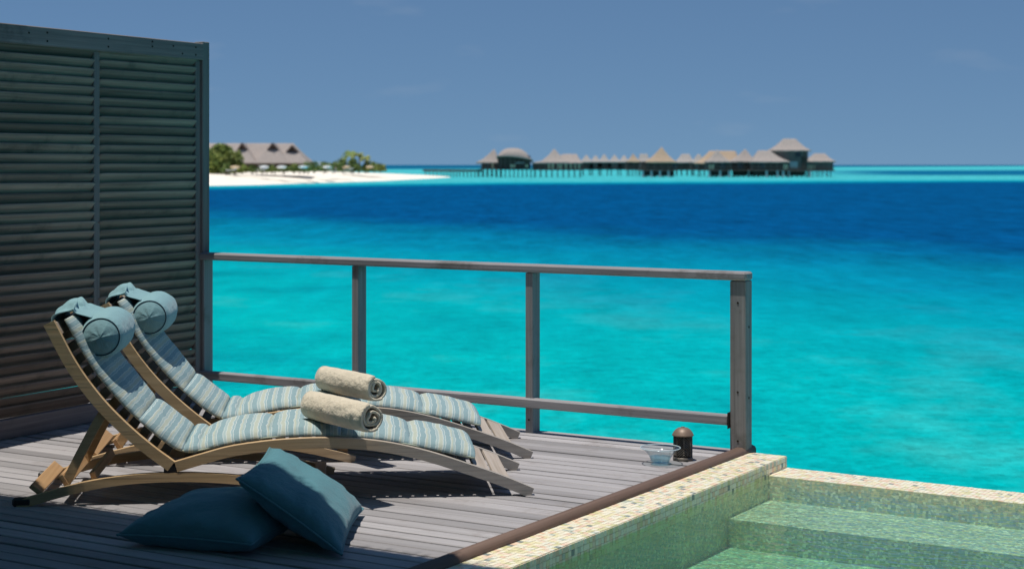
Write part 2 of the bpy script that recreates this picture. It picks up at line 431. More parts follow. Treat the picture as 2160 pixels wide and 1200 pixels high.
for k in range(8): MB().box(-4.0+k*.49, -3.93+k*.49, -6.7, .05, -.17, -.04).build('joist', M['dark'], deck)
MB().box(-4.07, -.0, .075, .112, -.22, -.034).build('fascia', M['trim'], deck)
for k, (x, y) in enumerate(((-3.9,-.2),(-2.0,-.2),(-.4,-.2),(-3.9,-3.2),(-2.0,-3.2),(-.4,-3.2))):
    MB().tube([(x,y,-.18),(x,y,SEA-1)], .11, 10).build('pile', M['post'], deck)

# ------------------------------------------------------------------ railing
rl = empty('railing', O, TH, 'grey weathered timber railing along the sea edge of the deck', 'railing')
RT = .892
MB().bbox(-3.53, .006, -.012, .082, RT-.042, RT, .009).build('top_rail', M['rail'], rl)
MB().bbox(-.083, 0, 0, .085, -.02, RT-.044, .004).build('corner_post', M['post'], rl)
for x in (-1.245, -2.375, -3.507):
    o = MB().bbox(-.022, .022, 0, .082, -.02, RT-.044, .003).build('post', M['post'], rl); o.location = (x+.022, 0, 0)
scm = MB().tube([(0,0,0),(0,-.0016,0)], .0055, 8).mesh('screw'); scm.materials.append(M['nail'])
for x, z in ((-.041,.30),(-.041,.74),(-.041,.06),(-1.223,.07),(-2.353,.07)):
    o = ob('screw', scm, None, rl); o.location = (x, -.0004, z)
scx = MB().tube([(0,0,0),(.0016,0,0)], .006, 8).mesh('screw'); scx.materials.append(M['nail'])
for x in (-1.2225, -2.3525, -3.4845, .0005):
    for z in (.27, .62): o = ob('screw', scx, None, rl); o.location = (x, .042, z)
MB().bbox(-3.52, -.084, -.022, .03, .135, .185, .007).build('foot_rail', M['rail'], rl)
MB().box(-.0845, -.0835, -.03, .04, .12, .20).build('joint_shadow', M['dark'], rl)  # thin dark sheet painting the shadow gap where foot rail meets post

# ------------------------------------------------------------------ louvred screen
SP = Vector((-2.635, 8.19, 0)); ST = R(-28.8)
sn = empty('louvred_screen', SP, ST, 'tall dark louvred timber privacy screen beside the loungers', 'screen')
H = 2.15; S1 = 1.575; stiles = [1.535, .70, -.16, -1.02]
MB().bbox(-.045, .02, S1, S1+.066, -.02, H+.01, .004).build('end_post', M['screenv'], sn)
o = MB().bbox(-2.62, 0, -.03, .012, -.05, .05, .004)
tb = o.build('head_beam', M['screen'], sn); tb.location = (0, S1, H-.052); tb.rotation_euler = (0,0,-PI/2)
tb.rotation_euler = (0,0,PI/2)
bb = MB().bbox(-2.62, 0, -.012, .03, -.05, .05, .004).build('sill_beam', M['screen'], sn); bb.location = (0, S1, .056); bb.rotation_euler = (0,0,PI/2)
for k, y in enumerate(stiles):
    MB().bbox(-.03, .004, y-.025+(.02 if k == 0 else 0), y+.022+(.02 if k == 0 else 0), .107, H-.103, .003).build('stile', M['screenv'], sn)
def slat_mesh(length):
    m = MB(); n = 12; prof = []
    for k in range(n):
        a = 2*PI*k/n; prof.append((math.cos(a)*.0425, math.sin(a)*.009))
    rings = [(-length/2+.0, .72), (-length/2+.03, .97), (-length/2+.06, 1), (length/2-.06, 1), (length/2-.03, .97), (length/2, .72)]
    vs = [(x, p[0]*k, p[1]*k) for x, k in rings for p in prof]
    fs = [(i*n+k, i*n+(k+1)%n, (i+1)*n+(k+1)%n, (i+1)*n+k) for i in range(len(rings)-1) for k in range(n)]
    fs += [tuple(range(n)), tuple(range((len(rings)-1)*n, len(rings)*n))]
    m.add(vs, fs); me = m.mesh('slat', True); me.materials.append(M['slat']); return me
sme = slat_mesh(.848)
nsl = 37; z0 = .135; z1 = H - .125
for k in range(3):
    yc = (stiles[k] + stiles[k+1])/2 + (.01 if k == 0 else 0)
    for j in range(nsl):
        o = ob('slat', sme, None, sn)
        o.location = (-.018 + random.uniform(-.002,.002), yc, z0 + (z1-z0)*j/(nsl-1) + random.uniform(-.002,.002))
        o.rotation_euler = (R(-51 + random.uniform(-2,2)), R(random.uniform(-.25,.25)), PI/2)
        o.rotation_mode = 'XYZ'
nm = MB().tube([(0,0,0),(0.0018,0,0)], .006, 8).mesh('nail'); nm.materials.append(M['nail'])
for y, z in ((1.5,H-.03),(1.5,H-.075),(1.38,H-.075),(1.3,H-.035),(1.12,H-.05),(1.12,H-.022),(.76,H-.03),(.76,H-.075),(.3,H-.03),(.3,H-.075),(.17,H-.04)):
    o = ob('nail', nm, None, sn); o.location = (.0302, y, z)

# ------------------------------------------------------------------ pool
pool = empty('pool', Q, TP); tag(pool, 'infinity pool edged with cream and peach mosaic tiles beside the deck', 'pool')
WL = -.058
CW = .185
def tiles(mb_, o, du, dv, nu, nv, nrm, s=.0232, th=.003):
    for i in range(nu):
        for j in range(nv):
            g = .0009
            a = o + du*(i*s+g) + dv*(j*s+g); u_ = du*(s-2*g); v_ = dv*(s-2*g); n_ = nrm*(th + random.uniform(-.0006,.0006))
            mb_.add([a, a+u_, a+u_+v_, a+v_, a+n_, a+u_+n_, a+u_+v_+n_, a+v_+n_], [(4,5,6,7),(0,1,5,4),(1,2,6,5),(2,3,7,6),(3,0,4,7)])
V3 = Vector
# raised coping beside the deck
MB().box(-CW, 0, -6.5, 0, -.9, -.003).build('coping_core', M['grout'], pool)
mt = MB()
tiles(mt, V3((-CW, -176*.0232, -.003)), V3((0,1,0)), V3((1,0,0)), 176, 8, V3((0,0,1)))
tiles(mt, V3((0, -176*.0232, -.0958)), V3((0,1,0)), V3((0,0,1)), 176, 4, V3((1,0,0)))
tiles(mt, V3((-CW, 0, -.0958)), V3((1,0,0)), V3((0,0,1)), 8, 4, V3((0,1,0)))
tag(mt.build('coping_tiles', M['tile'], pool), kind='stuff')
# far infinity edge, level with the water
FW = .2335
MB().box(.0035, 6.0, -FW, 0, -.75, WL-.001).build('weir_core', M['grout'], pool)
mt = MB()
tiles(mt, V3((.004, -FW, WL-.001)), V3((1,0,0)), V3((0,1,0)), 200, 11, V3((0,0,1)), .0212)
tag(mt.build('weir_tiles', M['tile'], pool), kind='stuff')
# bench, step, floor under water (mosaic by material: cells of two centimetres)
BZ = -.172; SZ = -.30; FZ = -.62
MB().box(.0036, 6, -FW-.47, -FW-.001, -.9, BZ).build('bench', M['mosaic'], pool)
MB().box(.0036, 6, -FW-.94, -FW-.472, -.9, SZ).build('pool_step', M['mosaic'], pool)
MB().box(.0036, 6, -6.5, -FW-.942, -.9, FZ).build('pool_floor', M['mosaic'], pool)
MB().box(.0008, .0034, -6.5, -FW, -.9, -.0962).build('wall_lining', M['mosaic'], pool)
MB().box(.0036, 6, -FW-.0008, -FW-.0002, -.9, WL-.004).build('wall_lining', M['mosaic'], pool)
# water body: clear surface with coloured depth
m, t, o_ = clear_mat('pool_water', (.93,.98,.96), 1.33, .02, 14, .8, .02, (1,1.6,1))
mxs = [n_ for n_ in t.nodes if n_.type == 'MIX_SHADER'][0]; trn = [n_ for n_ in t.nodes if n_.type == 'BSDF_TRANSPARENT'][0]
dfw = nd(t, 'BsdfDiffuse'); dfw.inputs[0].default_value = (.15,.27,.18,1); mxw = nd(t, 'MixShader'); mxw.inputs[0].default_value = .12
t.links.new(trn.outputs[0], mxw.inputs[1]); t.links.new(dfw.outputs[0], mxw.inputs[2]); t.links.new(mxw.outputs[0], mxs.inputs[1])
va = nd(t, 'VolumeAbsorption'); va.inputs[0].default_value = (.52,.83,.72,1); va.inputs[1].default_value = 2.2
t.links.new(va.outputs[0], o_.inputs['Volume'])
mbw = MB().box(.002, 5.9, -6.4, -FW-.0001, -.8, WL)
mbw.build('water', m, pool)
# rounded timber trim between the deck and the coping
mtr = MB(); prof = [(-.036,-.03),(-.036,.008),(-.028,.022),(-.012,.029),(.012,.029),(.028,.022),(.036,.008),(.036,-.03)]
ring = []
ends = [(-6.5,1),(0.06,1),(.085,.75),(.097,.35)]
for y, k in ends: ring.append([(p[0]*k, y, p[1]*k) for p in prof])
n = len(prof); vs = [p for r_ in ring for p in r_]
mtr.add(vs, [(i*n+k, i*n+(k+1)%n, (i+1)*n+(k+1)%n, (i+1)*n+k) for i in range(len(ring)-1) for k in range(n)] + [tuple(range(n)), tuple(range(3*n, 4*n))])
tr = mtr.build('edge_trim', M['trim'], None, True); tr.location = Q + EU*(-CW-.037); tr.rotation_euler = (0,0,TP)
tag(tr, 'rounded brown timber edging between deck boards and pool coping', 'edging')

# ------------------------------------------------------------------ roof of the villa (shades the near deck)
vr = empty('villa_roof', O, TH, 'thatched eave of the villa shading the near end of the deck', 'roof')
M['thatch'] = simple('thatch', (.34,.30,.26), .95, .05, .3, 3)
EYE = -2.94
M['lblock'] = simple('light_block_wood', (.12,.09,.07), .8, .2, .2, 2)
MB().add([(-7,EYE,2.9),(6,EYE,2.9),(6,EYE-7,6.0),(-7,EYE-7,6.0),(-7,EYE,2.98),(6,EYE,2.98),(6,EYE-7,6.12),(-7,EYE-7,6.12)], [(0,1,2,3),(4,5,6,7),(0,1,5,4),(1,2,6,5),(2,3,7,6),(3,0,4,7)])
mr = MB(); mr.add([(-7,EYE,2.9),(6,EYE,2.9),(6,EYE-7,6.0),(-7,EYE-7,6.0),(-7,EYE,2.98),(6,EYE,2.98),(6,EYE-7,6.12),(-7,EYE-7,6.12)], [(0,1,2,3),(4,5,6,7),(0,1,5,4),(1,2,6,5),(2,3,7,6),(3,0,4,7)])
mr.build('roof_slope', M['thatch'], vr)
mf = MB()
for i in range(1300):
    x = -7 + i*.01 + random.uniform(-.01,.01); l = random.uniform(.01,.06) * (1.6 if random.random() < .1 else 1)
    z = 2.92 + random.uniform(-.02,.05); dx = random.uniform(-.015,.015)
    mf.add([(x-.006,EYE-.03,z),(x+.006,EYE-.03,z),(x+dx+.002,EYE+l,z-.02),(x+dx-.002,EYE+l,z-.02)], [(0,1,2,3)])
tag(mf.build('thatch_fringe', M['thatch'], vr), kind='stuff')
MB().box(-7, 6, EYE-7.0, EYE-6.8, SEA-1, 6.0).build('light_block_wall', M['lblock'], vr)  # wall added out of view to block ambient light from behind
for x in (-5.2, 4.6): MB().box(x-.1, x+.1, EYE-6.4, EYE-6.2, SEA-1, 5.65).build('post', M['post'], vr)

# ------------------------------------------------------------------ loungers
SEAT = spline([(-.018,.031),(.122,.090),(.278,.146),(.434,.198),(.589,.236),(.727,.256),(.896,.264),(1.05,.260),(1.165,.250),(1.283,.233),(1.388,.206),(1.503,.174)], 4)
BACK = spline([(1.503,.174),(1.597,.246),(1.70,.338),(1.805,.451),(1.907,.595),(1.998,.772)], 5)
WID = .60
def on_path(P, s):
    for a, b_ in zip(P, P[1:]):
        if a.x <= s <= b_.x: return a.y + (b_.y-a.y)*(s-a.x)/(b_.x-a.x), math.atan2(b_.y-a.y, b_.x-a.x)
    return (P[0].y, math.atan2(P[1].y-P[0].y, P[1].x-P[0].x)) if s < P[0].x else (P[-1].y, math.atan2(P[-1].y-P[-2].y, P[-1].x-P[-2].x))

def cushion(par):
    dz_ = -.021
    path = spline([(x_, z_+dz_) for x_, z_ in [(.235,.170),(.434,.216),(.635,.256),(.81,.276),(.97,.281),(1.125,.273),(1.28,.252),(1.388,.228),(1.46,.222),(1.53,.255),(1.66,.365),(1.763,.475),(1.861,.605),(1.965,.79)]], 10)
    cum = [0.0]
    for a, b_ in zip(path, path[1:]): cum.append(cum[-1] + (b_-a).length)
    tot = cum[-1]
    def pos(s):
        for i in range(len(cum)-1):
            if cum[i+1] >= s: k = (s-cum[i])/(cum[i+1]-cum[i]); return path[i].lerp(path[i+1], k), (path[i+1]-path[i]).normalized()
        return path[-1], (path[-1]-path[-2]).normalized()
    folds_x = [.235, .515, .81, 1.115, 1.40, 1.475, 1.665, 1.965]
    folds = []
    for fx in folds_x:
        j = min(range(len(path)), key=lambda i: abs(path[i].x-fx)); folds.append(cum[j])
    folds[0] = 0; folds[-1] = tot
    us = []
    for a, b_ in zip(folds, folds[1:]):
        n = max(8, int((b_-a)/.014))
        for i in range(n): us.append((a + (b_-a)*(.5-.5*math.cos(PI*(i/n))) * 1.0, a, b_))
    us.append((tot, folds[-2], tot))
    NV = 22; y0, y1 = -.555, -.050
    bm = bmesh.new(); uvl = bm.loops.layers.uv.new('UVMap'); top = []; bot = []; uvv = {}
    for u, a, b_ in us:
        q = min(1, max(0, (u-a)/(b_-a))); pill = (1 - abs(2*q-1)**3.2)**.5 if 0 < q < 1 else 0
        p, d = pos(u); nn = V3((-d.y, d.x))
        rt = []; rb = []
        for j in range(NV+1):
            v = .5-.5*math.cos(PI*j/NV) if True else j/NV
            ed = max(0, 1 - abs(2*v-1)**5)**.5
            th = .008 + .052*(.5+.5*pill)*ed
            wob = noise.noise(V3((u*9, v*5, 3)))*.006*ed + noise.noise(V3((u*38, v*9, 7)))*.0025*ed
            bul = .006*pill*(1 if v > .5 else -1)*(abs(2*v-1)**8)
            pt = p + nn*(th + wob); pb = p + nn*(.004 - .004*ed)
            yy = y0 + (y1-y0)*v + bul + (.012 if v > .5 else -.012)*min(1, max(0, (p.x-1.45)/.12))*abs(2*v-1)
            a_ = bm.verts.new((pt.x, yy, pt.y)); rt.append(a_); uvv[a_] = (u, v*.5)
            if j in (0, NV): rb.append(a_)
            else:
                c_ = bm.verts.new((pb.x, yy, pb.y)); rb.append(c_); uvv[c_] = (u, v*.5)
        top.append(rt); bot.append(rb)
    for i in range(len(top)-1):
        for j in range(NV):
            bm.faces.new((top[i][j], top[i][j+1], top[i+1][j+1], top[i+1][j]))
            try: bm.faces.new((bot[i][j], bot[i+1][j], bot[i+1][j+1], bot[i][j+1]))
            except ValueError: pass
    for r_t, r_b in ((top[0], bot[0]), (top[-1], bot[-1])):
        for j in range(NV):
            vs = list(dict.fromkeys((r_t[j], r_t[j+1], r_b[j+1], r_b[j])))
            if len(vs) > 2: bm.faces.new(vs)
    bmesh.ops.recalc_face_normals(bm, faces=bm.faces[:])
    for f in bm.faces:
        f.smooth = True
        for lp in f.loops: lp[uvl].uv = uvv[lp.vert]
    me = bpy.data.meshes.new('cushion'); bm.to_mesh(me); bm.free()
    cu = ob('cushion', me, M['stripe'], par)
    for y in (y0-.001, y1+.001):
        pts = []
        for i in range(0, 90):
            p, d = pos(tot*i/89); nn = V3((-d.y, d.x)); pts.append((p.x+nn.x*.008, y, p.y+nn.y*.008))
        MB().tube(pts, .0042, 6).build('piping', M['cpipe'], cu, True)
    return cu

def bolster(par):
    # padded cylinder across the head of the cushion with pinched ends
    cx, cz, r, rc, y0, y1 = 1.815, .695, .097, .077, -.53, -.065
    bm = bmesh.new(); n = 48; rings = []
    prof = []
    ne = 10
    for i in range(ne+1):                      # near cap from its centre to the rim
        q = i/ne; prof.append((rc*q, y1 + .028*(1-q**2.0), q, 1))
    for i in range(1, 16):
        q = i/16; prof.append((rc + (r-rc)*(1-abs(2*q-1)**3.2)**.55, y1 + (y0-y1)*q, q, 0))
    for i in range(ne+1):
        q = 1-i/ne; prof.append((rc*q, y0 - .028*(1-q**2.0), q, 1))
    for k in range(n):
        a = 2*PI*k/n; row = []
        for rr, y, q, cap in prof:
            d = noise.noise(V3((math.cos(a)*2.4, math.sin(a)*2.4, y*9)))*(.0008 if cap else .004) + (noise.noise(V3((math.cos(a)*3, math.sin(a)*3, 1)))*.003*q*(1-q)*4 if cap else 0)
            if not cap: d += math.sin(a*23)*.0012*math.exp(-min(y1-y, y-y0)/.015)
            row.append(bm.verts.new((cx+math.cos(a)*max(0, rr+(0 if cap else d)), y+(d*1.2 if cap else 0), cz+math.sin(a)*max(0, rr+(0 if cap else d)))))
        rings.append(row)
    for k in range(n):
        for i in range(len(prof)-1):
            bm.faces.new((rings[k][i], rings[(k+1)%n][i], rings[(k+1)%n][i+1], rings[k][i+1]))
    bmesh.ops.remove_doubles(bm, verts=bm.verts[:], dist=.0006)
    bmesh.ops.recalc_face_normals(bm, faces=bm.faces[:])
    for f in bm.faces: f.smooth = True
    me = bpy.data.meshes.new('bolster'); bm.to_mesh(me); bm.free()
    bo = ob('bolster', me, M['bolster'], par)
    for y in (y1+.001, y0-.001):
        pts = [(cx+math.cos(2*PI*k/40)*rc*1.01, y, cz+math.sin(2*PI*k/40)*rc*1.01) for k in range(41)]
        MB().tube(pts, .0027, 6, False).build('piping', M['piping'], bo, True)
    # fabric flap running from the bolster up and over the head rail, crumpled
    path = spline([(1.855,.775),(1.90,.788),(1.935,.796),(1.972,.800),(2.010,.788),(2.022,.755),(2.0,.728)], 5)
    vs = []; nv = 30; fs = []
    for i, p in enumerate(path):
        k = i/(len(path)-1)
        for j in range(nv+1):
            v = j/nv; y = -.09 - .42*v
            cr = math.exp(-((k-.52)/.20)**2)
            rid = 1 - abs(noise.noise(V3((v*4.6+1.3, k*1.5, 4))))*2.2
            dz = (max(0, rid)**2*.040 + noise.noise(V3((v*13, k*6, 8)))*.024)*cr + noise.noise(V3((v*3, k*2, 5)))*.006
            dx = (noise.noise(V3((v*6, k*3, 11)))*.05 - max(0, rid)**2*.012)*cr
            vs.append((p.x+dx, y + noise.noise(V3((k*5, v*6, 2)))*.022*cr, p.y+dz))
    for i in range(len(path)-1):
        for j in range(nv): fs.append((i*(nv+1)+j, i*(nv+1)+j+1, (i+1)*(nv+1)+j+1, (i+1)*(nv+1)+j))
    mbf = MB(); mbf.add(vs, fs); fl = mbf.build('flap', M['bolster'], bo, True)
    sm = fl.modifiers.new('solid', 'SOLIDIFY'); sm.thickness = .004
    return bo

def lounger():
    root = empty('lounger')
    for y0, y1 in ((-.032, 0), (-WID, -WID+.032)):
        MB().strip([p for p in SEAT], 0, .044, y0, y1).build('seat_rail', M['teak'], root)
        MB().strip([p for p in BACK][::-1], .0, .046, y0, y1).build('back_rail', M['teak'], root)
        rn = spline([(2.15,.008),(2.05,.036),(1.929,.068),(1.832,.088),(1.714,.104),(1.60,.111),(1.503,.112),(1.40,.109),(1.28,.100),(1.15,.083),(1.02,.058),(.90,.028),(.84,.010)], 3)
        MB().strip(rn, .016, .022, y0+.001, y1-.001).build('runner', M['teak'], root)
        c = (1.515, .148); 
        MB().bbox(1.488, 1.548, y0+.003, y1-.003, .112, .165, .006).build('hinge_block', M['dark'], root)
        yl = -.036-.03 if y1 == 0 else -WID+.036
        MB().strip([(1.792,.395),(1.84,.315),(1.90,.20),(1.955,.088)], .019, .019, yl, yl+.03).build('prop_leg', M['teak'], root)
        MB().tube([(2.14,y0-.002,.022),(2.168,y0-.002,.012)], .02, 8).build('foot_cap', M['dark'], root) if False else MB().bbox(2.09, 2.168, y0-.002, y1+.002, .001, .036, .008).build('foot_cap', M['dark'], root)
    # cross boards of the folding base
    for s, z, tilt, w_, h_ in ((2.078,.062,-40,.058,.02), (1.962,.098,-58,.055,.022), (1.842,.118,-70,.035,.024), (.90,.05,0,.05,.02)):
        Mx = Matrix.Translation((s, 0, z)) @ Matrix.Rotation(R(tilt), 4, 'Y')
        MB().bbox(-w_/2, w_/2, -WID+.034, -.034, -h_/2, h_/2, .003, Mx).build('cross_board', M['teaky'], root)
    Mx = Matrix.Translation((1.80, 0, .375)) @ Matrix.Rotation(R(-60), 4, 'Y')
    MB().bbox(-.02, .02, -WID+.06, -.06, -.012, .012, .003, Mx).build('cross_board', M['teaky'], root)
    # slats
    s = .085
    for wd, gap in ((.075,.016),(.075,.016)):
        z, a = on_path(SEAT, s+wd/2); Mx = Matrix.Translation((s+wd/2*math.cos(a), 0, z-.002)) @ Matrix.Rotation(-a, 4, 'Y')
        MB().bbox(-wd/2, wd/2, -WID+.033, -.033, -.014, 0, .002, Mx).build('foot_slat', M['teakslat'], root)
        s += (wd+gap)*math.cos(a)
    sm = MB().bbox(-.0205, .0205, -WID+.033, -.033, -.014, 0, .002).mesh('slat'); sm.materials.append(M['teakslat'])
    while s < 1.47:
        z, a = on_path(SEAT, s+.02); o = ob('slat', sm, None, root); o.location = (s+.02, 0, z-.026); o.rotation_euler = (0, -a, 0); s += .058*math.cos(a)
    sb = MB().bbox(-.0205, .0205, -WID+.05, -.05, -.014, 0, .002).mesh('slat'); sb.materials.append(M['teakslat'])
    for y0, y1 in ((-.052, -.032), (-WID+.032, -WID+.052)): MB().strip([p for p in BACK][3:-2][::-1], -.003, .044, y0, y1).build('gap_shade_strip', M['dark'], root)  # dark strips put shade into the gap between back rail and cushion
    s = 1.545
    while s < 1.985:
        z, a = on_path(BACK, s); o = ob('slat', sb, None, root); o.location = (s+.040*math.sin(a), 0, z-.040*math.cos(a)); o.rotation_euler = (0, -a, 0); s += .058*math.cos(a)
    Mx = Matrix.Translation((1.985, 0, .735)) @ Matrix.Rotation(R(-63), 4, 'Y')
    MB().bbox(-.03, .03, -WID+.033, -.033, -.03, 0, .004, Mx).build('head_rail', M['teakslat'], root)
    cushion(root); bolster(root)
    return root
LR = math.atan2(-.105, -.9945)
l1 = lounger(); l1.location = (.0774, 6.839, 0); l1.rotation_euler = (0,0,LR)
tag(l1, 'teak lounger with blue striped cushion, the one beside the teal pillows', 'lounger', 'teak loungers on the deck')
l2 = copy_tree(l1); l2.location = (.085, 7.705, 0)
tag(l2, 'teak lounger with blue striped cushion, the one next to the railing', 'lounger')

# ------------------------------------------------------------------ rolled towels
def towel(name, label, A, B, r, seed):
    A, B = V3(A), V3(B); ax = (B-A); Ln = ax.length; ax.normalize(); up = V3((0,0,1)); sd = ax.cross(up).normalized(); up = sd.cross(ax)
    turns = 2.75; npt = 120; th = .0122; mid = []
    for i in range(npt+1):
        k = i/npt; a = k*turns*2*PI + 2.9; rr = .011 + (r-.011-th/2)*k**.93
        rr *= 1 + .26*(1-k)*math.sin(a*1.37+seed) + .12*(1-k)*math.sin(a*3.1+2*seed) + .015*math.sin(a*2+seed)
        mid.append((math.cos(a)*rr, math.sin(a)*rr*.97))
    NL = 26; bm = bmesh.new(); rows = []
    for l in range(NL+1):
        q = l/NL; row = []
        e = min(q, 1-q)*Ln; shr = 1 - .05*math.exp(-e/.012); bulge = 1 + .03*math.sin(PI*q)
        for side in (1, -1):
            seq = range(npt+1) if side == 1 else range(npt, -1, -1)
            for i in seq:
                p0, p1 = mid[max(0,i-1)], mid[min(npt,i+1)]; dx, dy = p1[0]-p0[0], p1[1]-p0[1]; m_ = math.hypot(dx,dy); nx, ny = dy/m_, -dx/m_
                x = mid[i][0] + nx*th/2*side; y = mid[i][1] + ny*th/2*side
                k = i/npt
                off = noise.noise(V3((i*.09, seed, 0)))*.010*(1 - min(1, e/.06)) + (.006 if k > .8 else -.004)*(1 if q > .5 else -1)*(1-min(1,e/.03))
                x *= shr*bulge; y *= shr*bulge
                fl = -r*.90
                if y < fl: y = fl + (y-fl)*.3
                nz = noise.noise(V3((x*30, y*30, q*9+seed)))*.0022
                row.append(bm.verts.new(A + ax*(q*Ln+off) + sd*x*(1+nz*12) + up*(y*(1+nz*12))))
        rows.append(row)
    m_ = len(rows[0])
    for l in range(NL):
        for i in range(m_): bm.faces.new((rows[l][i], rows[l][(i+1)%m_], rows[l+1][(i+1)%m_], rows[l+1][i]))
    n2 = npt+1
    for row in (rows[0], rows[-1]):
        for i in range(npt): bm.faces.new((row[i], row[i+1], row[m_-2-i], row[m_-1-i]))
    bmesh.ops.recalc_face_normals(bm, faces=bm.faces[:])
    for f in bm.faces: f.smooth = True
    me = bpy.data.meshes.new(name); bm.to_mesh(me); bm.free()
    return tag(ob(name, me, M['towel']), label, 'towel', 'rolled towels on the loungers')
def towel_at(label, p_left, p_right, zc, r, seed):
    d0 = FP*(CH-zc)/(p_left[1]-348); d1 = FP*(CH-zc)/(p_right[1]-348)
    A = V3(((p_left[0]-1080)/FP*d0, d0, zc)); B = V3(((p_right[0]-1080)/FP*d1, d1, zc))
    towel('rolled_towel', label, A, B, r, seed)
towel_at('cream rolled towel on the lounger beside the teal pillows', (662,854), (786,882), .373, .070, 1.3)
towel_at('cream rolled towel on the lounger next to the railing', (688,798), (796,820), .373, .068, 4.1)

# ------------------------------------------------------------------ pillows on the deck
def pillow(name, label, A, B, Cc, Dd, th, seed, sag=.0):
    """A,B,C,D corners in order; stuffed square pillow with a piped seam"""
    A, B, Cc, Dd = map(V3, (A, B, Cc, Dd)); N = 34
    nn = ((B-A).cross(Dd-A) + (Cc-B).cross(Dd-B)).normalized()
    if nn.z < 0: nn = -nn
    bm = bmesh.new(); lay = {}
    def pt(i, j, side):
        u, v = i/N, j/N
        uu, vv = 2*u-1, 2*v-1
        # seams draw inwards between the corners
        iu = uu*(1 - .075*(1-vv*vv)*(abs(uu)**2)); iv = vv*(1 - .075*(1-uu*uu)*(abs(vv)**2))
        u2, v2 = (iu+1)/2, (iv+1)/2
        p = (A*(1-u2)+B*u2)*(1-v2) + (Dd*(1-u2)+Cc*u2)*v2
        k = ((1-uu**2)*(1-vv**2)); h = max(0, k)**.42
        e = min(1-abs(uu), 1-abs(vv))
        wr = noise.noise(V3((u*4+seed, v*4, side)))*.016*h
        pk = math.exp(-e/.15)*math.sin((u*2.3 if 1-abs(vv) < 1-abs(uu) else v*2.3)*17+seed*3+5*noise.noise(V3((u*5,v*5,seed))))*.013*min(1, h*2)*(.35+1.3*abs(noise.noise(V3((u*6+seed, v*6, 2)))))
        off = (th*h + wr + pk)*side
        return p + nn*off
    for side in (1, -1):
        for i in range(N+1):
            for j in range(N+1):
                edge = i in (0,N) or j in (0,N)
                key = (i,j,0 if edge else side)
                if key not in lay:
                    q = pt(i, j, side)
                    if q.z < .004: q.z = .004 + (q.z-.004)*.02
                    lay[key] = bm.verts.new(q)
    for side in (1, -1):
        for i in range(N):
            for j in range(N):
                ks = [(i,j),(i+1,j),(i+1,j+1),(i,j+1)]
                bm.faces.new([lay[(a,b_,0 if (a in (0,N) or b_ in (0,N)) else side)] for a, b_ in ks])
    bmesh.ops.recalc_face_normals(bm, faces=bm.faces[:])
    for f in bm.faces: f.smooth = True
    per = [(i,0) for i in range(N)] + [(N,j) for j in range(N)] + [(N-i,N) for i in range(N)] + [(0,N-j) for j in range(N)] + [(0,0)]
    pts = [lay[(a,b_,0)].co.copy() for a, b_ in per]
    me = bpy.data.meshes.new(name); bm.to_mesh(me); bm.free()
    root = ob(name, me, M['pillow']); tag(root, label, 'pillow', 'teal pillows on the deck')
    MB().tube(pts, .0045, 6, False).build('piping', M['pillow'], root, True)
    return root
pillow('pillow', 'square teal pillow leaning on the other, partly in sun', (-.612,5.72,.02), (-.602,6.44,.03), (-.99,6.50,.265), (-1.015,5.86,.265), .085, 1.0)
pillow('pillow', 'square teal pillow lying flat on the deck, fully in shade', (-1.47,5.92,.045), (-.94,5.74,.05), (-.76,6.17,.10), (-1.26,6.33,.10), .10, 5.0)

# ------------------------------------------------------------------ bowl and lantern
def ground(px, py, z=0):
    d = FP*(CH-z)/(py-348); return V3(((px-1080)/FP*d, d, z))
gm, t, o_ = clear_mat('glass', (.90,.965,.975), 1.5, .04, thin=.7)
bp_ = ground(1393, 978)
m, t, b = base_mat('rim_glass', .05, .8); b.inputs['Base Color'].default_value = (.55,.68,.72,1); M['rimglass'] = m
bw = empty('glass_bowl', bp_, 0, 'clear flared glass bowl of water standing on the deck', 'bowl')
pr = spline([(0.0,.004),(.030,.003),(.043,.006),(.046,.016),(.050,.030),(.060,.048),(.076,.064),(.094,.076)], 4)
MB().lathe([(p.x, p.y) for p in pr] + [(.0955,.0775),(.0945,.0785)], 48).build('bowl_glass', gm, bw, True)
MB().tube([(math.cos(2*PI*k/48)*.0945, math.sin(2*PI*k/48)*.0945, .0775) for k in range(49)], .0022, 6, False).build('rim', M['rimglass'], bw, True)
wm, t, o_ = clear_mat('bowl_water', (.72,.90,.95), 1.33, .02, thin=.4)
MB().lathe([(0,.009),(.040,.010),(.044,.02),(.050,.036),(0,.036)], 40).build('water', wm, bw, True)
ln_ = ground(1440.5, 970)
la = empty('lantern', ln_, R(20), 'small dark metal lantern with leaf lattice and bronze domed cap', 'lantern')
m, t, b = base_mat('lantern_metal', .45, .5); b.inputs['Base Color'].default_value = (.16,.14,.115,1); b.inputs['Metallic'].default_value = .3; lm = m
m, t, b = base_mat('bronze_cap', .5, .5); b.inputs['Base Color'].default_value = (.21,.145,.105,1); b.inputs['Metallic'].default_value = .2; bz = m
m, t, b = base_mat('lantern_glass', .12, .5); b.inputs['Base Color'].default_value = (.010,.012,.014,1); lg = m
MB().lathe([(0,.004),(.042,.004),(.042,.122),(0,.122)], 28).build('glass_cylinder', lg, la, True)
MB().lathe([(0,0),(.048,0),(.049,.008),(.0465,.016),(.0430,.018),(0,.018)], 28).build('base_ring', lm, la, True)
MB().lathe([(0,.118),(.050,.118),(.053,.121),(.0505,.125),(.045,.136),(.036,.147),(.024,.155),(.010,.158),(0,.158)], 28).build('cap', bz, la, True)
MB().lathe([(0,.156),(.008,.156),(.008,.161),(0,.161)], 12).build('cap_button', lm, la, True)
mlat = MB()
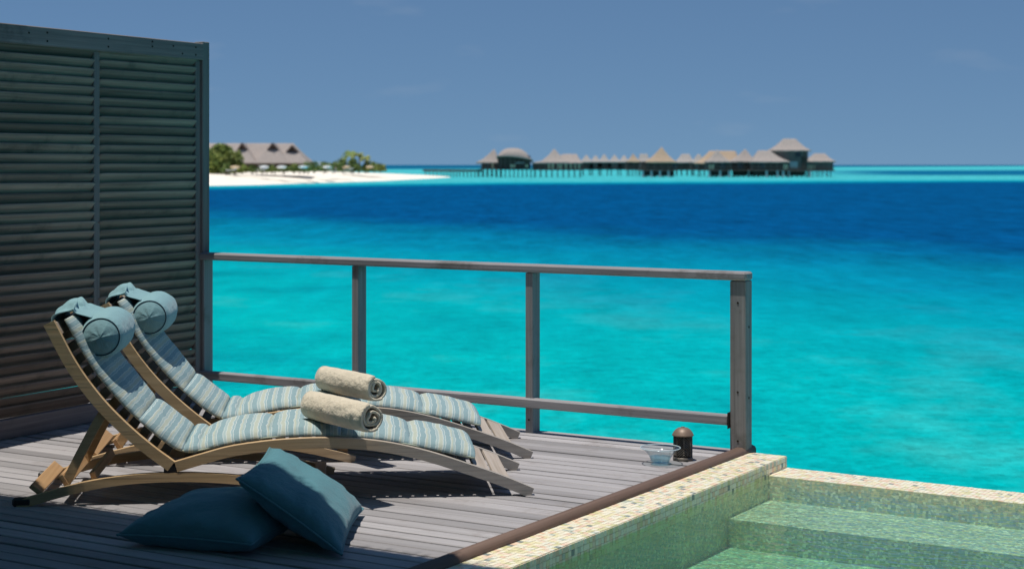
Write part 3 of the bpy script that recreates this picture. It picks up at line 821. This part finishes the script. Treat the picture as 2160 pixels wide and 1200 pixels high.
for c in range(4):
    phi = c*PI/2 + R(-110)
    for j in range(11):
        zt = .022 + j*.0115
        for sgn in (-1, 1):
            pts = []
            for k in range(7):
                q = k/6; z = zt - q*.034 + .012; 
                if .018 <= z <= .119: pts.append((math.cos(phi+sgn*q*PI/4)*.0445, math.sin(phi+sgn*q*PI/4)*.0445, z))
            if len(pts) > 1: mlat.tube(pts, .0017, 5)
    for k in range(2):
        a = phi + k*PI/4; mlat.tube([(math.cos(a)*.0445, math.sin(a)*.0445, .016), (math.cos(a)*.0445, math.sin(a)*.0445, .12)], .002, 5)
tag(mlat.build('lattice', lm, la, True), kind='stuff')

# ------------------------------------------------------------------ overwater villas
M['th_grey'] = simple('thatch_grey', (.36,.315,.29), .95, .05, .24, 2.5)
M['th_tan'] = simple('thatch_tan', (.43,.325,.235), .95, .05, .2, 2.5)
M['th_pale'] = simple('thatch_pale', (.40,.36,.335), .95, .05, .2, 2.5)
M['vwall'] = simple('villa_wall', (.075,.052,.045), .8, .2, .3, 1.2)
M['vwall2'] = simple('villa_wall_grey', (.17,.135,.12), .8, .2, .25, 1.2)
M['vdeck'] = simple('villa_deck', (.17,.13,.11), .8, .2, .2, 1)
M['vpile'] = simple('pale_pile', (.42,.44,.45), .8, .2, .15, 1)
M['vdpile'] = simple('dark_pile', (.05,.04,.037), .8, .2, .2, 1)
M['curtain'] = simple('panel_cream', (.70,.62,.42), .8, .2, .1, 1)
m, t, b = base_mat('window_glass', .1, .5); b.inputs['Base Color'].default_value = (.02,.03,.035,1); M['vglass'] = m

for nm_ in ('th_grey', 'th_tan', 'th_pale'):
    t_ = M[nm_].node_tree; b_ = t_.nodes['Principled BSDF']; v_ = obj_coords(t_, (3, 3, .5)); bump(t_, b_, noise_n(t_, v_, 1.6, 4), .8, .25)
def hip_mesh(w_, dp, rl_, rx, hh, seed, sag=.12, n=10):
    """thatched hip roof: ridge of length rl_ centred at rx, base w_ x dp, ragged eave"""
    bm = bmesh.new(); rings = []
    NS = 48
    for k in range(n+1):
        q = k/n; row = []
        z = hh*(q - sag*math.sin(PI*q))
        hx0 = -w_/2*(1-q) + (rx-rl_/2)*q; hx1 = w_/2*(1-q) + (rx+rl_/2)*q; hy = dp/2*(1-q) + .02
        for i in range(NS):
            a = i/NS*4; e = int(a); f_ = a-e
            x, y = [(hx0+(hx1-hx0)*f_, -hy), (hx1, -hy+2*hy*f_), (hx1+(hx0-hx1)*f_, hy), (hx0, hy-2*hy*f_)][e]
            d = noise.noise(V3((x*.9+seed, y*.9, z*.7)))*.10*(1-q*.5)
            zz = z + d + (random.uniform(-.16,.04) if k == 0 else 0)
            row.append(bm.verts.new((x, y, zz)))
        rings.append(row)
    low = [bm.verts.new((v.co.x*.97, v.co.y*.97, v.co.z-.22)) for v in rings[0]]
    for k in range(n):
        for i in range(NS): bm.faces.new((rings[k][i], rings[k][(i+1)%NS], rings[k+1][(i+1)%NS], rings[k+1][i]))
    for i in range(NS): bm.faces.new((low[i], low[(i+1)%NS], rings[0][(i+1)%NS], rings[0][i]))
    bm.faces.new(rings[-1]); bm.faces.new(low[::-1])
    bmesh.ops.recalc_face_normals(bm, faces=bm.faces[:])
    for f in bm.faces: f.smooth = True
    me = bpy.data.meshes.new('roof'); bm.to_mesh(me); bm.free(); return me

def villa(name, label, Y, x0, x1, eave, r0, r1, top, roofmat, wall=None, deck_y=358, piles=(), pale=(), cream_panels=(), glass=(), wallmat='vwall', depth=None, skirt=2, cat='villa', group='overwater villas', parts=True):
    k = Y/FP; wx = (x1-x0)*k; cx = ((x0+x1)/2-1080)*k
    zb = at(0, deck_y, Y).z; ze = at(0, eave, Y).z; zt = at(0, top, Y).z
    dp = depth or max(4.0, min(9.0, wx*.8))
    e = empty(name, (cx, Y+dp/2, SEA), 0, label, cat, group)
    def zz(z): return z-SEA
    rf = ob('roof', hip_mesh(wx, dp, (r1-r0)*k, ((r0+r1)/2-(x0+x1)/2)*k, zt-ze, random.random()*50), M[roofmat], e); rf.location.z = zz(ze)
    a, b_ = wall or (x0+skirt, x1-skirt)
    ax, bx_ = (a-1080)*k-cx, (b_-1080)*k-cx; f0 = -dp/2+.6
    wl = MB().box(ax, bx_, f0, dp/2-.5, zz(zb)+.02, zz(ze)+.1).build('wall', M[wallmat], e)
    MB().box(ax-.5, bx_+.5, -dp/2-.3, dp/2, zz(zb)-.25, zz(zb)).build('deck', M['vdeck'], e)
    n = max(2, int((bx_-ax)/1.7))
    if parts:
        for i in range(n+1):
            x = ax + (bx_-ax)*i/n; MB().box(x-.08, x+.08, f0-.10, f0-.001, zz(zb), zz(ze)-.05).build('wall_post', M['vwall2'], e)
        mbr = MB().box(ax-.45, bx_+.45, -dp/2-.28, -dp/2-.22, zz(zb)+.85, zz(zb)+.95)
        for i in range(int((bx_-ax+.9)/.8)+1): mbr.box(ax-.45+i*.8, ax-.39+i*.8, -dp/2-.28, -dp/2-.22, zz(zb), zz(zb)+.9)
        mbr.build('railing', M['vdeck'], e)
    for p in cream_panels:
        x = (p-1080)*k-cx; MB().box(x-.28, x+.28, f0-.07, f0-.01, zz(zb)+.15, zz(zb)+1.5).build('curtain', M['curtain'], e)  # cream panels standing in for small pale items on the decks
    for p in glass:
        x = (p-1080)*k-cx; g_ = MB().box(x-.7, x+.7, f0-.05, f0-.006, zz(zb)+.3, zz(zb)+1.9).build('window', M['vglass'], e)
        MB().box(x-.78, x+.78, f0-.06, f0-.004, zz(zb)+1.9, zz(zb)+2.0).build('lintel', M['vwall2'], g_)
    if pale:
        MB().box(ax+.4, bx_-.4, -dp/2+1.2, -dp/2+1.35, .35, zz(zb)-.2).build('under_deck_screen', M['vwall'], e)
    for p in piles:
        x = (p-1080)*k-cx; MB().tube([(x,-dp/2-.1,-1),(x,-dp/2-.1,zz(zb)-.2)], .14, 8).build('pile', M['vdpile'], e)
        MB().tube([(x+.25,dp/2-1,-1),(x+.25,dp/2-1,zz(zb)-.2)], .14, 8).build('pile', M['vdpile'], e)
    for p in pale:
        x = (p-1080)*k-cx; MB().box(x-.30, x+.30, -dp/2-.2, -dp/2+.3, -1, zz(zb)-.2).build('pale_pile', M['vpile'], e)
        MB().tube([(x+.9,dp/2-1.5,-1),(x+.9,dp/2-1.5,zz(zb)-.2)], .16, 8).build('pile', M['vdpile'], e)
    return e, k, cx, dp, zz

def rng(a, b_, st): return [a + i*st for i in range(int((b_-a)/st)+1)]
YF = 452; YB = 520
villa('overwater_villa', 'grey thatched villa with lopsided peak at the jetty end', YF+8, 1004, 1060, 343, 1041, 1043, 315, 'th_grey', (1016,1058), 356, rng(1008,1056,9.5), cream_panels=(1039,), glass=(1028,))
# vaulted hall
def vault():
    Y = YF; k = Y/FP; e = empty('overwater_hall', ((1085-1080)*k, Y+4, SEA), 0, 'overwater hall with a rounded thatched vault and dark arched front', 'hall')
    def zz(py): return at(0,py,Y).z-SEA
    arc = spline([(1047,336),(1050,328),(1058,319),(1067,314),(1080,312.5),(1094,313.5),(1106,319),(1116,329),(1124,341)], 4)
    n = len(arc); vs = []; fs = []
    for y, s in ((-1.6,1),(0,1),(4,.9)):
        for p in arc: vs.append(((p.x-1085)*k*s, y, zz(p.y))); 
    for i in range(2):
        for j in range(n-1): fs.append((i*n+j, i*n+j+1, (i+1)*n+j+1, (i+1)*n+j))
    # half-hip at the front: the thatch comes down to the arch
    inn = [((p.x-1085)*k*1.0, -5.2, zz(327 + (p.x-1047)*.06 + abs(p.x-1075)**1.7*.006) - .02) for p in arc]
    base = len(vs); vs += inn
    for j in range(n-1): fs.append((j, j+1, base+j+1, base+j))
    mb_ = MB(); mb_.add(vs, fs); rf = mb_.build('roof', M['th_grey'], e, True); sm = rf.modifiers.new('solid','SOLIDIFY'); sm.thickness = .3
    MB().box((1050-1085)*k, (1119-1085)*k, -3.6, 3.5, zz(357), zz(329)).build('wall', M['vwall'], e)
    for px in (1056,1066,1076,1086,1096,1106,1114): MB().box((px-1085)*k-.07, (px-1085)*k+.07, -3.72, -3.602, zz(357), zz(331)).build('wall_post', M['vwall2'], e)
    for px in (1079,1085,1111): MB().box((px-1085)*k-.3, (px-1085)*k+.3, -3.7, -3.604, zz(354), zz(347.5)).build('pale_panel', M['curtain'], e)  # cream panels in place of small pale items at the hall front
    MB().box((1087-1085)*k, (1105-1085)*k, -4.4, -3.75, zz(344.5), zz(343)).build('awning', M['vpile'], e)
    MB().box((1044-1085)*k, (1124-1085)*k, -4.8, 4, zz(358.5), zz(357)).build('deck', M['vdeck'], e)
    for px in rng(1048,1122,9): MB().tube([((px-1085)*k,-4.2,-1),((px-1085)*k,-4.2,zz(358))], .14, 8).build('pile', M['vdpile'], e)
vault()
e, k, cx, dp, zz = villa('overwater_villa', 'wide grey thatched villa with one sharp peak beside the vaulted hall', YF, 1122, 1230, 343.5, 1190, 1218, 325, 'th_grey', (1124,1228), 357.5, rng(1128,1226,12), cream_panels=(1158,1166,1177,1183,1194,1204,1214,1222))
rf = ob('peak_roof', hip_mesh(66*k, 8.2, .3, 0, (343-314.5)*k, 3.3), M['th_grey'], e); rf.location = ((1170-1176)*k, -.4, zz(at(0,343,YF).z))
smalls = [(1237.5,24,327.5,'th_pale','first'),(1257,22,328.5,'th_pale','second'),(1275,25,326.5,'th_pale','third'),(1297,24,327.5,'th_pale','fourth'),(1317,22,328.5,'th_pale','fifth')]
for c, w_, tp, mt_, nth in smalls:
    villa('overwater_villa', f'small pale thatched villa, {nth} to the right of the wide peaked villa', YB, c-w_/2-1, c+w_/2+1, 341.5, c-2, c+2, tp, mt_, None, 357, (c-8,c+6), wallmat='vwall2' if nth in ('second','fourth') else 'vwall', skirt=-1)
villa('overwater_villa', 'little tan thatched villa left of the large tan cone roof', YB-20, 1322, 1352, 341, 1336, 1337, 324.5, 'th_tan', None, 357.5, (1327,1334,1341,1347), skirt=0)
villa('overwater_villa', 'flat ridged grey thatched villa just behind the large tan cone', YB, 1346, 1372, 341.5, 1351, 1367, 325, 'th_pale', None, 357, (1350,1368), skirt=0)
villa('overwater_villa', 'large villa with a tall tan cone roof in the row', YF, 1362, 1428, 342, 1397.5, 1398.5, 310, 'th_tan', (1352,1426), 358.5, (1365,1383,1401,1419), (1356,1374,1392,1410), glass=(1424,))
villa('overwater_villa', 'grey thatched villa with short flat ridge right of the tan cone', YB, 1424, 1466, 342.5, 1440, 1456, 325, 'th_pale', None, 358, (1428,1438,1450,1460), skirt=0)
villa('overwater_villa', 'small grey thatched villa in front of the tan ridge roof', YB-10, 1458, 1492, 342.5, 1472, 1478, 326, 'th_pale', None, 358, (1464,1474,1486), skirt=0)
villa('overwater_villa', 'long tan ridge roofed villa behind the grey cone', YB-40, 1470, 1566, 344.5, 1500, 1556, 318.5, 'th_tan', None, 358, (1478,1552), skirt=3)
villa('overwater_villa', 'grey cone roofed villa in front of the tan ridge', YF, 1490, 1544, 341.5, 1514.5, 1516.5, 316.5, 'th_grey', None, 358.5, (1505,1512,1528), (1496,1519,1538), cream_panels=(1498,1504), glass=(1525,))
villa('overwater_villa', 'grey peaked villa between the grey cone and the tower villa', YF+4, 1541, 1600, 341, 1573, 1577, 315.5, 'th_grey', None, 358.5, (1550,1560,1570,1590), (1579,), cream_panels=(1585,1591), glass=(1562,))
villa('overwater_villa', 'broad grey thatched villa directly left of the tower', YF-4, 1585, 1668, 341.5, 1604, 1629, 317.5, 'th_grey', None, 358.5, (1598,1608,1628,1660), (1617,1640,1652), cream_panels=(1655,1660), glass=(1610,))
# two-storey tower villa
e, k, cx, dp, zz = villa('tower_villa', 'two storey overwater villa with a high thatched roof', YF+2, 1627, 1712, 317.5, 1658, 1684, 292.5, 'th_grey', (1638,1703), 359.5, (1670,1680,1690,1700), (1664,1708), wallmat='vwall2', cat='villa')
MB().box((1679-1080)*k-cx, (1689-1080)*k-cx, -dp/2+.5, -dp/2+.598, zz(at(0,331,YF).z), zz(at(0,320,YF).z)).build('window', M['vglass'], e)
MB().box((1692-1080)*k-cx, (1702-1080)*k-cx, -dp/2+.3, -dp/2+.595, zz(at(0,356,YF).z), zz(at(0,331,YF).z)).build('stairwell', M['vwall'], e)
MB().box((1665-1080)*k-cx, (1683-1080)*k-cx, -dp/2+.45, -dp/2+.596, zz(at(0,355,YF).z), zz(at(0,341,YF).z)).build('panel', M['vpile'], e)
for px in (1697,1704): MB().box((px-1080)*k-cx-.08, (px-1080)*k-cx+.08, -dp/2-.1, -dp/2+.06, zz(at(0,340,YF).z), zz(at(0,318,YF).z)).build('balcony_post', M['vwall'], e)
e, k, cx, dp, zz = villa('overwater_villa', 'last grey thatched villa at the far end, right of the tower', YF+12, 1700, 1764, 340.5, 1722, 1745, 324, 'th_grey', (1704,1758), 359.5, (1710,1722,1734,1752), cream_panels=(1706,1712,1718), wallmat='vwall2')
for i in range(6):
    MB().box((1728+i*2.6-1080)*k-cx, (1731+i*2.6-1080)*k-cx, -dp/2-2.2, -dp/2-.4, zz(at(0,358+i*2.4,YF).z)-.1, zz(at(0,358+i*2.4,YF).z)).build('stair_tread', M['vdeck'], e)

# jetty from the island to the villas
def jetty():
    P = [(898,358,482), (930,358,476), (970,358,468), (1010,358,461)]
    e = empty('jetty', (0,0,0), 0, 'long timber jetty on stilts between the island and the villas', 'jetty')
    pts = [at(*p) for p in P]; pts = [V3((p.x, p.y, .02)) for p in pts]
    mb_ = MB()
    for a, b_ in zip(pts, pts[1:]):
        d = (b_-a).normalized(); s_ = V3((-d.y, d.x, 0))*1.1
        mb_.add([a-s_, b_-s_, b_+s_, a+s_, a-s_-V3((0,0,.6)), b_-s_-V3((0,0,.6)), b_+s_-V3((0,0,.6)), a+s_-V3((0,0,.6))], [(0,1,2,3),(4,5,6,7),(0,1,5,4),(1,2,6,5),(2,3,7,6),(3,0,4,7)])
    mb_.build('walkway', M['vdpile'], e)
    for a, b_ in zip(pts, pts[1:]):
        n = int((b_-a).length/1.6)
        for i in range(n):
            p = a.lerp(b_, i/n); MB().tube([(p.x,p.y,SEA-1),(p.x,p.y,-.5)], .16, 6).build('pile', M['vdpile'], e)
jetty()

# ------------------------------------------------------------------ buildings and plants on the island
def beach_house():
    Y = 325; k = Y/FP
    e = empty('beach_house', ((545-1080)*k, Y+5, 0.05), 0, 'long beach house with three grey thatched gables', 'house')
    def X(px): return (px-545)*k
    def Z(py): return CH + (348-py)*k - .05
    me = hip_mesh((650-400)*k, 11, (612-430)*k, ((612+430)/2-(650+400)/2)*k, Z(302)-Z(343), 2.2, .04); me.name = 'roof'
    rf = ob('roof', me, M['th_grey'], e); rf.location = (X(525), 0, Z(343))
    for c, w_, tp, yo in ((512,66,303,-3.2), (577,74,303,-3.6), (617,72,308,-3.0)):
        # projecting dutch gable: thatch hip below, dark gablet on top
        hw = w_/2*k; zt = Z(tp); ze = Z(344); zg = Z(tp+13); hg = 13/(344-tp)*hw*.95
        y0 = yo-4.6
        vs = [(X(c)-hw, y0, ze), (X(c)+hw, y0, ze), (X(c)-hg, y0+2.6, zg), (X(c)+hg, y0+2.6, zg), (X(c), y0+2.0, zt), (X(c), 0, zt), (X(c)-hw, 0, ze), (X(c)+hw, 0, ze), (X(c)-hg, 0, zg), (X(c)+hg, 0, zg), (X(c), y0+2.9, zt-.2)]
        mb_ = MB(); mb_.add(vs, [(0,1,3,2), (0,2,8,6), (2,4,5,8), (1,7,9,3), (3,9,5,4)])
        g_ = mb_.build('gable_roof', M['th_grey'], e)
        mg = MB(); mg.add([(X(c)-hg*.92, y0+2.75, zg+.03), (X(c)+hg*.92, y0+2.75, zg+.03), (X(c), y0+2.75, zt-.12)], [(0,1,2)]); mg.build('gablet', M['vwall'], g_)
        for sg in (-1, 1):
            MB().tube([(X(c)+sg*hg*1.05, y0+2.5, zg-.05), (X(c), y0+1.95, zt+.06)], .16, 6).build('barge_board', M['vwall2'], g_)
    MB().box(X(425), X(640), -2.5, 4, 0, Z(342)).build('wall', M['vwall'], e)
    for px in (505,520,540,548,563,580,600,612,628,640):
        MB().box(X(px)-.14, X(px)+.14, -4.6, -4.3, 0, Z(343)).build('column', M['vwall2'], e)
    for px in (545,556,572,620,632): MB().box(X(px)-.5, X(px)+.5, -2.6, -2.502, .3, 2.1).build('pale_door', M['vpile'], e)
beach_house()

def leaf_mat(name, dark, light, yellow=None):
    m, t, b = base_mat(name, .6, .25); g = t.nodes.new('ShaderNodeNewGeometry')
    st = [(0, dark), (.75, light)] + ([(1, yellow)] if yellow else [])
    r = ramp(t, st); t.links.new(g.outputs['Random Per Island'], r.inputs[0]); t.links.new(r.outputs[0], b.inputs['Base Color'])
    b.inputs['Transmission Weight'].default_value = 0
    return m
M['leaf'] = leaf_mat('leaves_green', (.08,.13,.03), (.25,.32,.075), (.40,.40,.11))
M['leafd'] = leaf_mat('leaves_dark', (.06,.115,.035), (.19,.27,.075), (.30,.34,.10))
M['leafy'] = leaf_mat('leaves_yellow', (.11,.15,.04), (.28,.32,.08), (.38,.38,.12))
M['bark'] = simple('bark', (.16,.12,.09), .9, .1, .2, 2)
def plant(name, label, px, py_top, py_base, wpx, Y, mat='leaf', n=700, cat='bush', group='bushes on the island', lobes=5, ls=.42):
    k = Y/FP; base = at(px, py_base, Y); base.z = max(base.z, -.2); hh = (py_base-py_top)*k; ww = wpx*k
    e = empty(name, (base.x, base.y, base.z), 0, label, cat, group)
    rnd = random.Random(int(px*7+py_top))
    mt_ = MB()
    mt_.tube([(0,0,-.4),(.05,0,hh*.3),(.0,.05,hh*.6)], [.12+hh*.02,.08+hh*.01,.04], 7)
    for i in range(4):
        a = rnd.uniform(0, 2*PI); mt_.tube([(0,0,hh*.25),(math.cos(a)*ww*.2, math.sin(a)*ww*.2, hh*.5),(math.cos(a)*ww*.33, math.sin(a)*ww*.3, hh*.7)], [.07,.05,.02], 5)
    mt_.build('trunk', M['bark'], e)
    ml = MB(); L_ = []
    for i in range(lobes):
        L_.append((rnd.uniform(-.36,.36)*ww, rnd.uniform(-.3,.3)*ww, hh*rnd.uniform(.18,.72), rnd.uniform(.22,.36)))
    L_.append((0,0,hh*.7,.3)); L_.append((0,0,hh*.3,.42)); L_.append((-.25*ww,0,hh*.15,.3)); L_.append((.25*ww,0,hh*.15,.3))
    for i in range(n):
        lx, ly, lz, lr = rnd.choice(L_)
        d = V3((rnd.gauss(0,1), rnd.gauss(0,1), rnd.gauss(0,1))).normalized()*(rnd.random()**.4)
        c = V3((lx+d.x*lr*ww, ly+d.y*lr*ww, max(.1, lz+d.z*lr*hh)))
        s_ = ls*rnd.uniform(.5,1.2); q = V3((rnd.gauss(0,1), rnd.gauss(0,1), rnd.gauss(0,1)+.6)).normalized(); a = q.orthogonal().normalized(); b_ = q.cross(a)
        th = rnd.uniform(0, 6.28); a, b_ = a*math.cos(th)+b_*math.sin(th), b_*math.cos(th)-a*math.sin(th)
        ml.add([c-a*s_, c+b_*s_*.35, c+a*s_, c-b_*s_*.35], [(0,1,2,3)])
    ml.build('crown', M[mat], e)
    return e
def palm(label, px, py_top, py_base, Y, spread=22, n=15, mat='leaf'):
    k = Y/FP; base = at(px, py_base, Y); hh = (py_base-py_top)*k
    e = empty('palm_tree', base, 0, label, 'palm tree', 'palms on the island'); rnd = random.Random(int(px*3))
    hc = hh*.80
    MB().tube([(0,0,-.5),(.15,0,hc*.4),(.1,.1,hc*.8),(.05,.1,hc)], [.2,.16,.13,.12], 8).build('trunk', M['bark'], e)
    for i in range(n):
        a = 2*PI*i/n + rnd.uniform(-.2,.2); el = rnd.uniform(-.1,1.2); ln = spread*k*.5*rnd.uniform(.85,1.15); ml = MB()
        dx, dy = math.cos(a), math.sin(a); sp_ = []
        for j in range(9):
            q = j/8; r_ = ln*q*math.cos(el*(1-q*.4)); z = hc + ln*(math.sin(el)*q - .75*q*q)
            sp_.append(V3((dx*r_, dy*r_, z)))
        for j in range(8):
            p = sp_[j].lerp(sp_[j+1], .5); wd = .5*math.sin(PI*(j+.6)/8.6)+.08
            s_ = V3((-dy, dx, -.35))
            for sg in (-1, 1):
                o_ = V3((-dy*sg, dx*sg, -.5)); ml.add([sp_[j], sp_[j+1], sp_[j+1]+o_*wd*.9+V3((dx,dy,0))*.15, sp_[j]+o_*wd], [(0,1,2,3)])
        ml.build('frond', M[mat], e)
    return e
YI = 312
plant('tree', 'tall bushy tree beside the louvred screen edge, tallest of the left clump', 464, 300, 366, 58, YI-2, 'leaf', 2400, 'tree', 'trees on the island', 8, .5)
plant('tree', 'rounded yellowish tree in front of the beach house left end', 494, 315, 364, 40, YI-4, 'leafy', 1200, 'tree', 'trees on the island', 6, .45)
plant('tree', 'dark leafy tree filling the gap at the screen edge', 444, 316, 368, 44, YI-6, 'leaf', 1500, 'tree', 'trees on the island', 7, .5)
palm('thin palm rising above the left tree clump', 466, 293, 360, YI+4, 26, 11, 'leafy')
names = ['first','second','third','fourth','fifth','sixth','seventh','eighth','ninth','tenth','eleventh']
lowb = [(478,344,364,34,'leafd'),(512,348,363,26,'leaf'),(532,348,363,24,'leafd'),(553,350,363,24,'leaf'),(574,349,362.5,24,'leaf'),(598,350,362,26,'leafd'),(620,346,362,24,'leafy'),(642,348,362,22,'leaf'),(662,340,361.5,36,'leafd'),(686,339,361,38,'leaf'),(706,342,361,34,'leafd')]
for i, (px, t_, b_, w_, mt_) in enumerate(lowb):
    plant('bush', f'{names[i]} low green bush along the sand, counting from the screen', px, t_, b_, w_, YI - 7 + max(0, px-650)*.5, mt_, 520, 'bush', 'bushes on the island', 4, .36)
palm('full green palm in the clump near the sand point', 740, 312, 361, 372, 40, 16, 'leafd')
palm('slim yellow green palm right of the full palm', 757, 317, 361, 366, 30, 12, 'leafy')
palm('short leaning palm at the right of the clump', 771, 324, 361, 362, 26, 11, 'leafy')
plant('tree', 'dark tree left of the palms near the sand point', 722, 333, 361.5, 26, 362, 'leafd', 600, 'tree', 'trees on the island', 5, .42)
plant('tree', 'green tree under the full palm', 745, 334, 361.5, 34, 360, 'leafd', 800, 'tree', 'trees on the island', 6, .42)
plant('tree', 'green tree right of the palms', 776, 336, 361.5, 32, 362, 'leaf', 700, 'tree', 'trees on the island', 6, .42)
plant('bush', 'yellow green bush last before the bare sand point', 802, 344, 361, 28, 368, 'leafy', 500, 'bush', None, 4, .4)
plant('bush', 'green bush between the yellow bush and the palms', 790, 341, 361, 22, 372, 'leaf', 420, 'bush', None, 4, .4)

# beach canopies, sunbeds, people
M['canvasw'] = simple('white_canvas', (.80,.82,.84), .8, .1, .03, 1)
M['canvast'] = simple('tan_canvas', (.66,.52,.36), .8, .1, .05, 1)
def canopy(label, px, mat, Y):
    k = Y/FP; e = empty('beach_parasol', V3(((px-1080)*k, Y, .0)), 0, label, 'parasol', 'parasols on the beach')
    zt = CH + (348-351)*k; m_ = MB()
    m_.lathe([(.0,zt+.12),(.45,zt+.06),(.98,zt-.04),(.92,zt-.16),(.62,zt-.42),(.56,zt-.42),(.86,zt-.14),(0,zt+.05)], 10)
    m_.build('canopy', M[mat], e)
    MB().tube([(0,0,-.4),(0,0,zt+.1)], .04, 6).build('pole', M['bark'], e)
for lab, px, mt_ in (('tan beach parasol nearest the louvred screen',496,'canvast'), ('white beach parasol, first of four white ones from the screen',557,'canvasw'), ('white beach parasol, second of four white ones from the screen',594,'canvasw'), ('white beach parasol, third of four white ones from the screen',640,'canvasw'), ('white beach parasol, last of four white ones from the screen',690,'canvasw'), ('tan beach parasol under the dark tree by the palms',730,'canvast'), ('tan beach parasol last before the sand point',780,'canvast')):
    canopy(lab, px, mt_, 301 + max(0, px-650)*.45)
def ground_z(px, py):     # sit on the beach: sample the terrain height by distance
    return at(px, py, 295 + (px-496)*.16)
sb0 = None
for i, px in enumerate((488, 552, 590, 641, 692, 735)):
    p = at(px, 364.2 - (px-488)*.006, 290 + (px-488)*.16)
    if sb0 is None:
        sb0 = empty('sunbed', p, 0)
        MB().box(-1.0,1.0,-.35,.35,.28,.36).build('frame', M['bark'], sb0)
        mm = MB(); mm.strip([(-1.0,.37),(.35,.37),(.98,.72)], .1, 0, -.33, .33); mm.build('mattress', M['canvasw'], sb0)
        for x in (-.9,.9):
            for y in (-.3,.3): MB().box(x-.04,x+.04,y-.04,y+.04,-.5,.28).build('leg', M['bark'], sb0)
        o = sb0
    else: o = copy_tree(sb0)
    o.location = p; o.rotation_euler = (0,0,R(random.uniform(-25,25)))
    tag(o, f'{names[i]} pale sunbed on the sand, counting from the screen', 'sunbed', 'sunbeds on the beach')
def person(label, px, py_foot, hpx, Y, top_col, leg_col, hat=None):
    k = Y/FP; p = at(px, py_foot, Y); h = hpx*k
    me = bpy.data.meshes.new('person')
    J = {'pel':(0,0,.53),'che':(0,0,.74),'nek':(0,0,.845),'hed':(0,-.01,.93),'shl':(.105,0,.80),'ell':(.135,.02,.64),'hal':(.14,-.03,.49),'shr':(-.105,0,.80),'elr':(-.135,.02,.64),'har':(-.14,-.03,.49),'hil':(.055,0,.50),'knl':(.06,-.02,.28),'anl':(.06,.01,.04),'tol':(.065,-.08,.015),'hir':(-.055,0,.50),'knr':(-.06,.02,.28),'anr':(-.06,.03,.04),'tor':(-.065,-.06,.015)}
    ks = list(J); E_ = [('pel','che'),('che','nek'),('nek','hed'),('che','shl'),('shl','ell'),('ell','hal'),('che','shr'),('shr','elr'),('elr','har'),('pel','hil'),('hil','knl'),('knl','anl'),('anl','tol'),('pel','hir'),('hir','knr'),('knr','anr'),('anr','tor')]
    me.from_pydata([V3(J[q])*h for q in ks], [(ks.index(a), ks.index(b_)) for a, b_ in E_], [])
    o = ob('person', me, None); me.materials.append(simple('clothes_'+str(px), top_col, .8, .1, .05))
    o.modifiers.new('skin', 'SKIN'); rr = {'pel':.075,'che':.085,'nek':.03,'hed':.062,'shl':.038,'ell':.028,'hal':.022,'hil':.055,'knl':.038,'anl':.026,'tol':.02}
    for i, q in enumerate(ks):
        r_ = rr.get(q) or rr.get(q[:-1]+'l'); me.skin_vertices[0].data[i].radius = (r_*h, r_*h*.8)
        me.skin_vertices[0].data[i].use_root = q == 'pel'
    su = o.modifiers.new('sub', 'SUBSURF'); su.levels = 1; su.render_levels = 1
    o.location = p; tag(o, label, 'person')
    if hat:
        MB().lathe([(0,1.0*h),(.05*h,.985*h),(.07*h,.95*h),(.15*h,.935*h),(.06*h,.93*h),(0,.93*h)], 14).build('hat', M['canvasw'], o, True)
person('person in pale clothes and wide white hat standing by the bushes', 674, 363, 20, 318, (.62,.64,.68), (.5,.5,.5), True)
person('person in pink standing lower on the open sand', 708, 366, 15, 306, (.62,.36,.30), (.4,.3,.25))
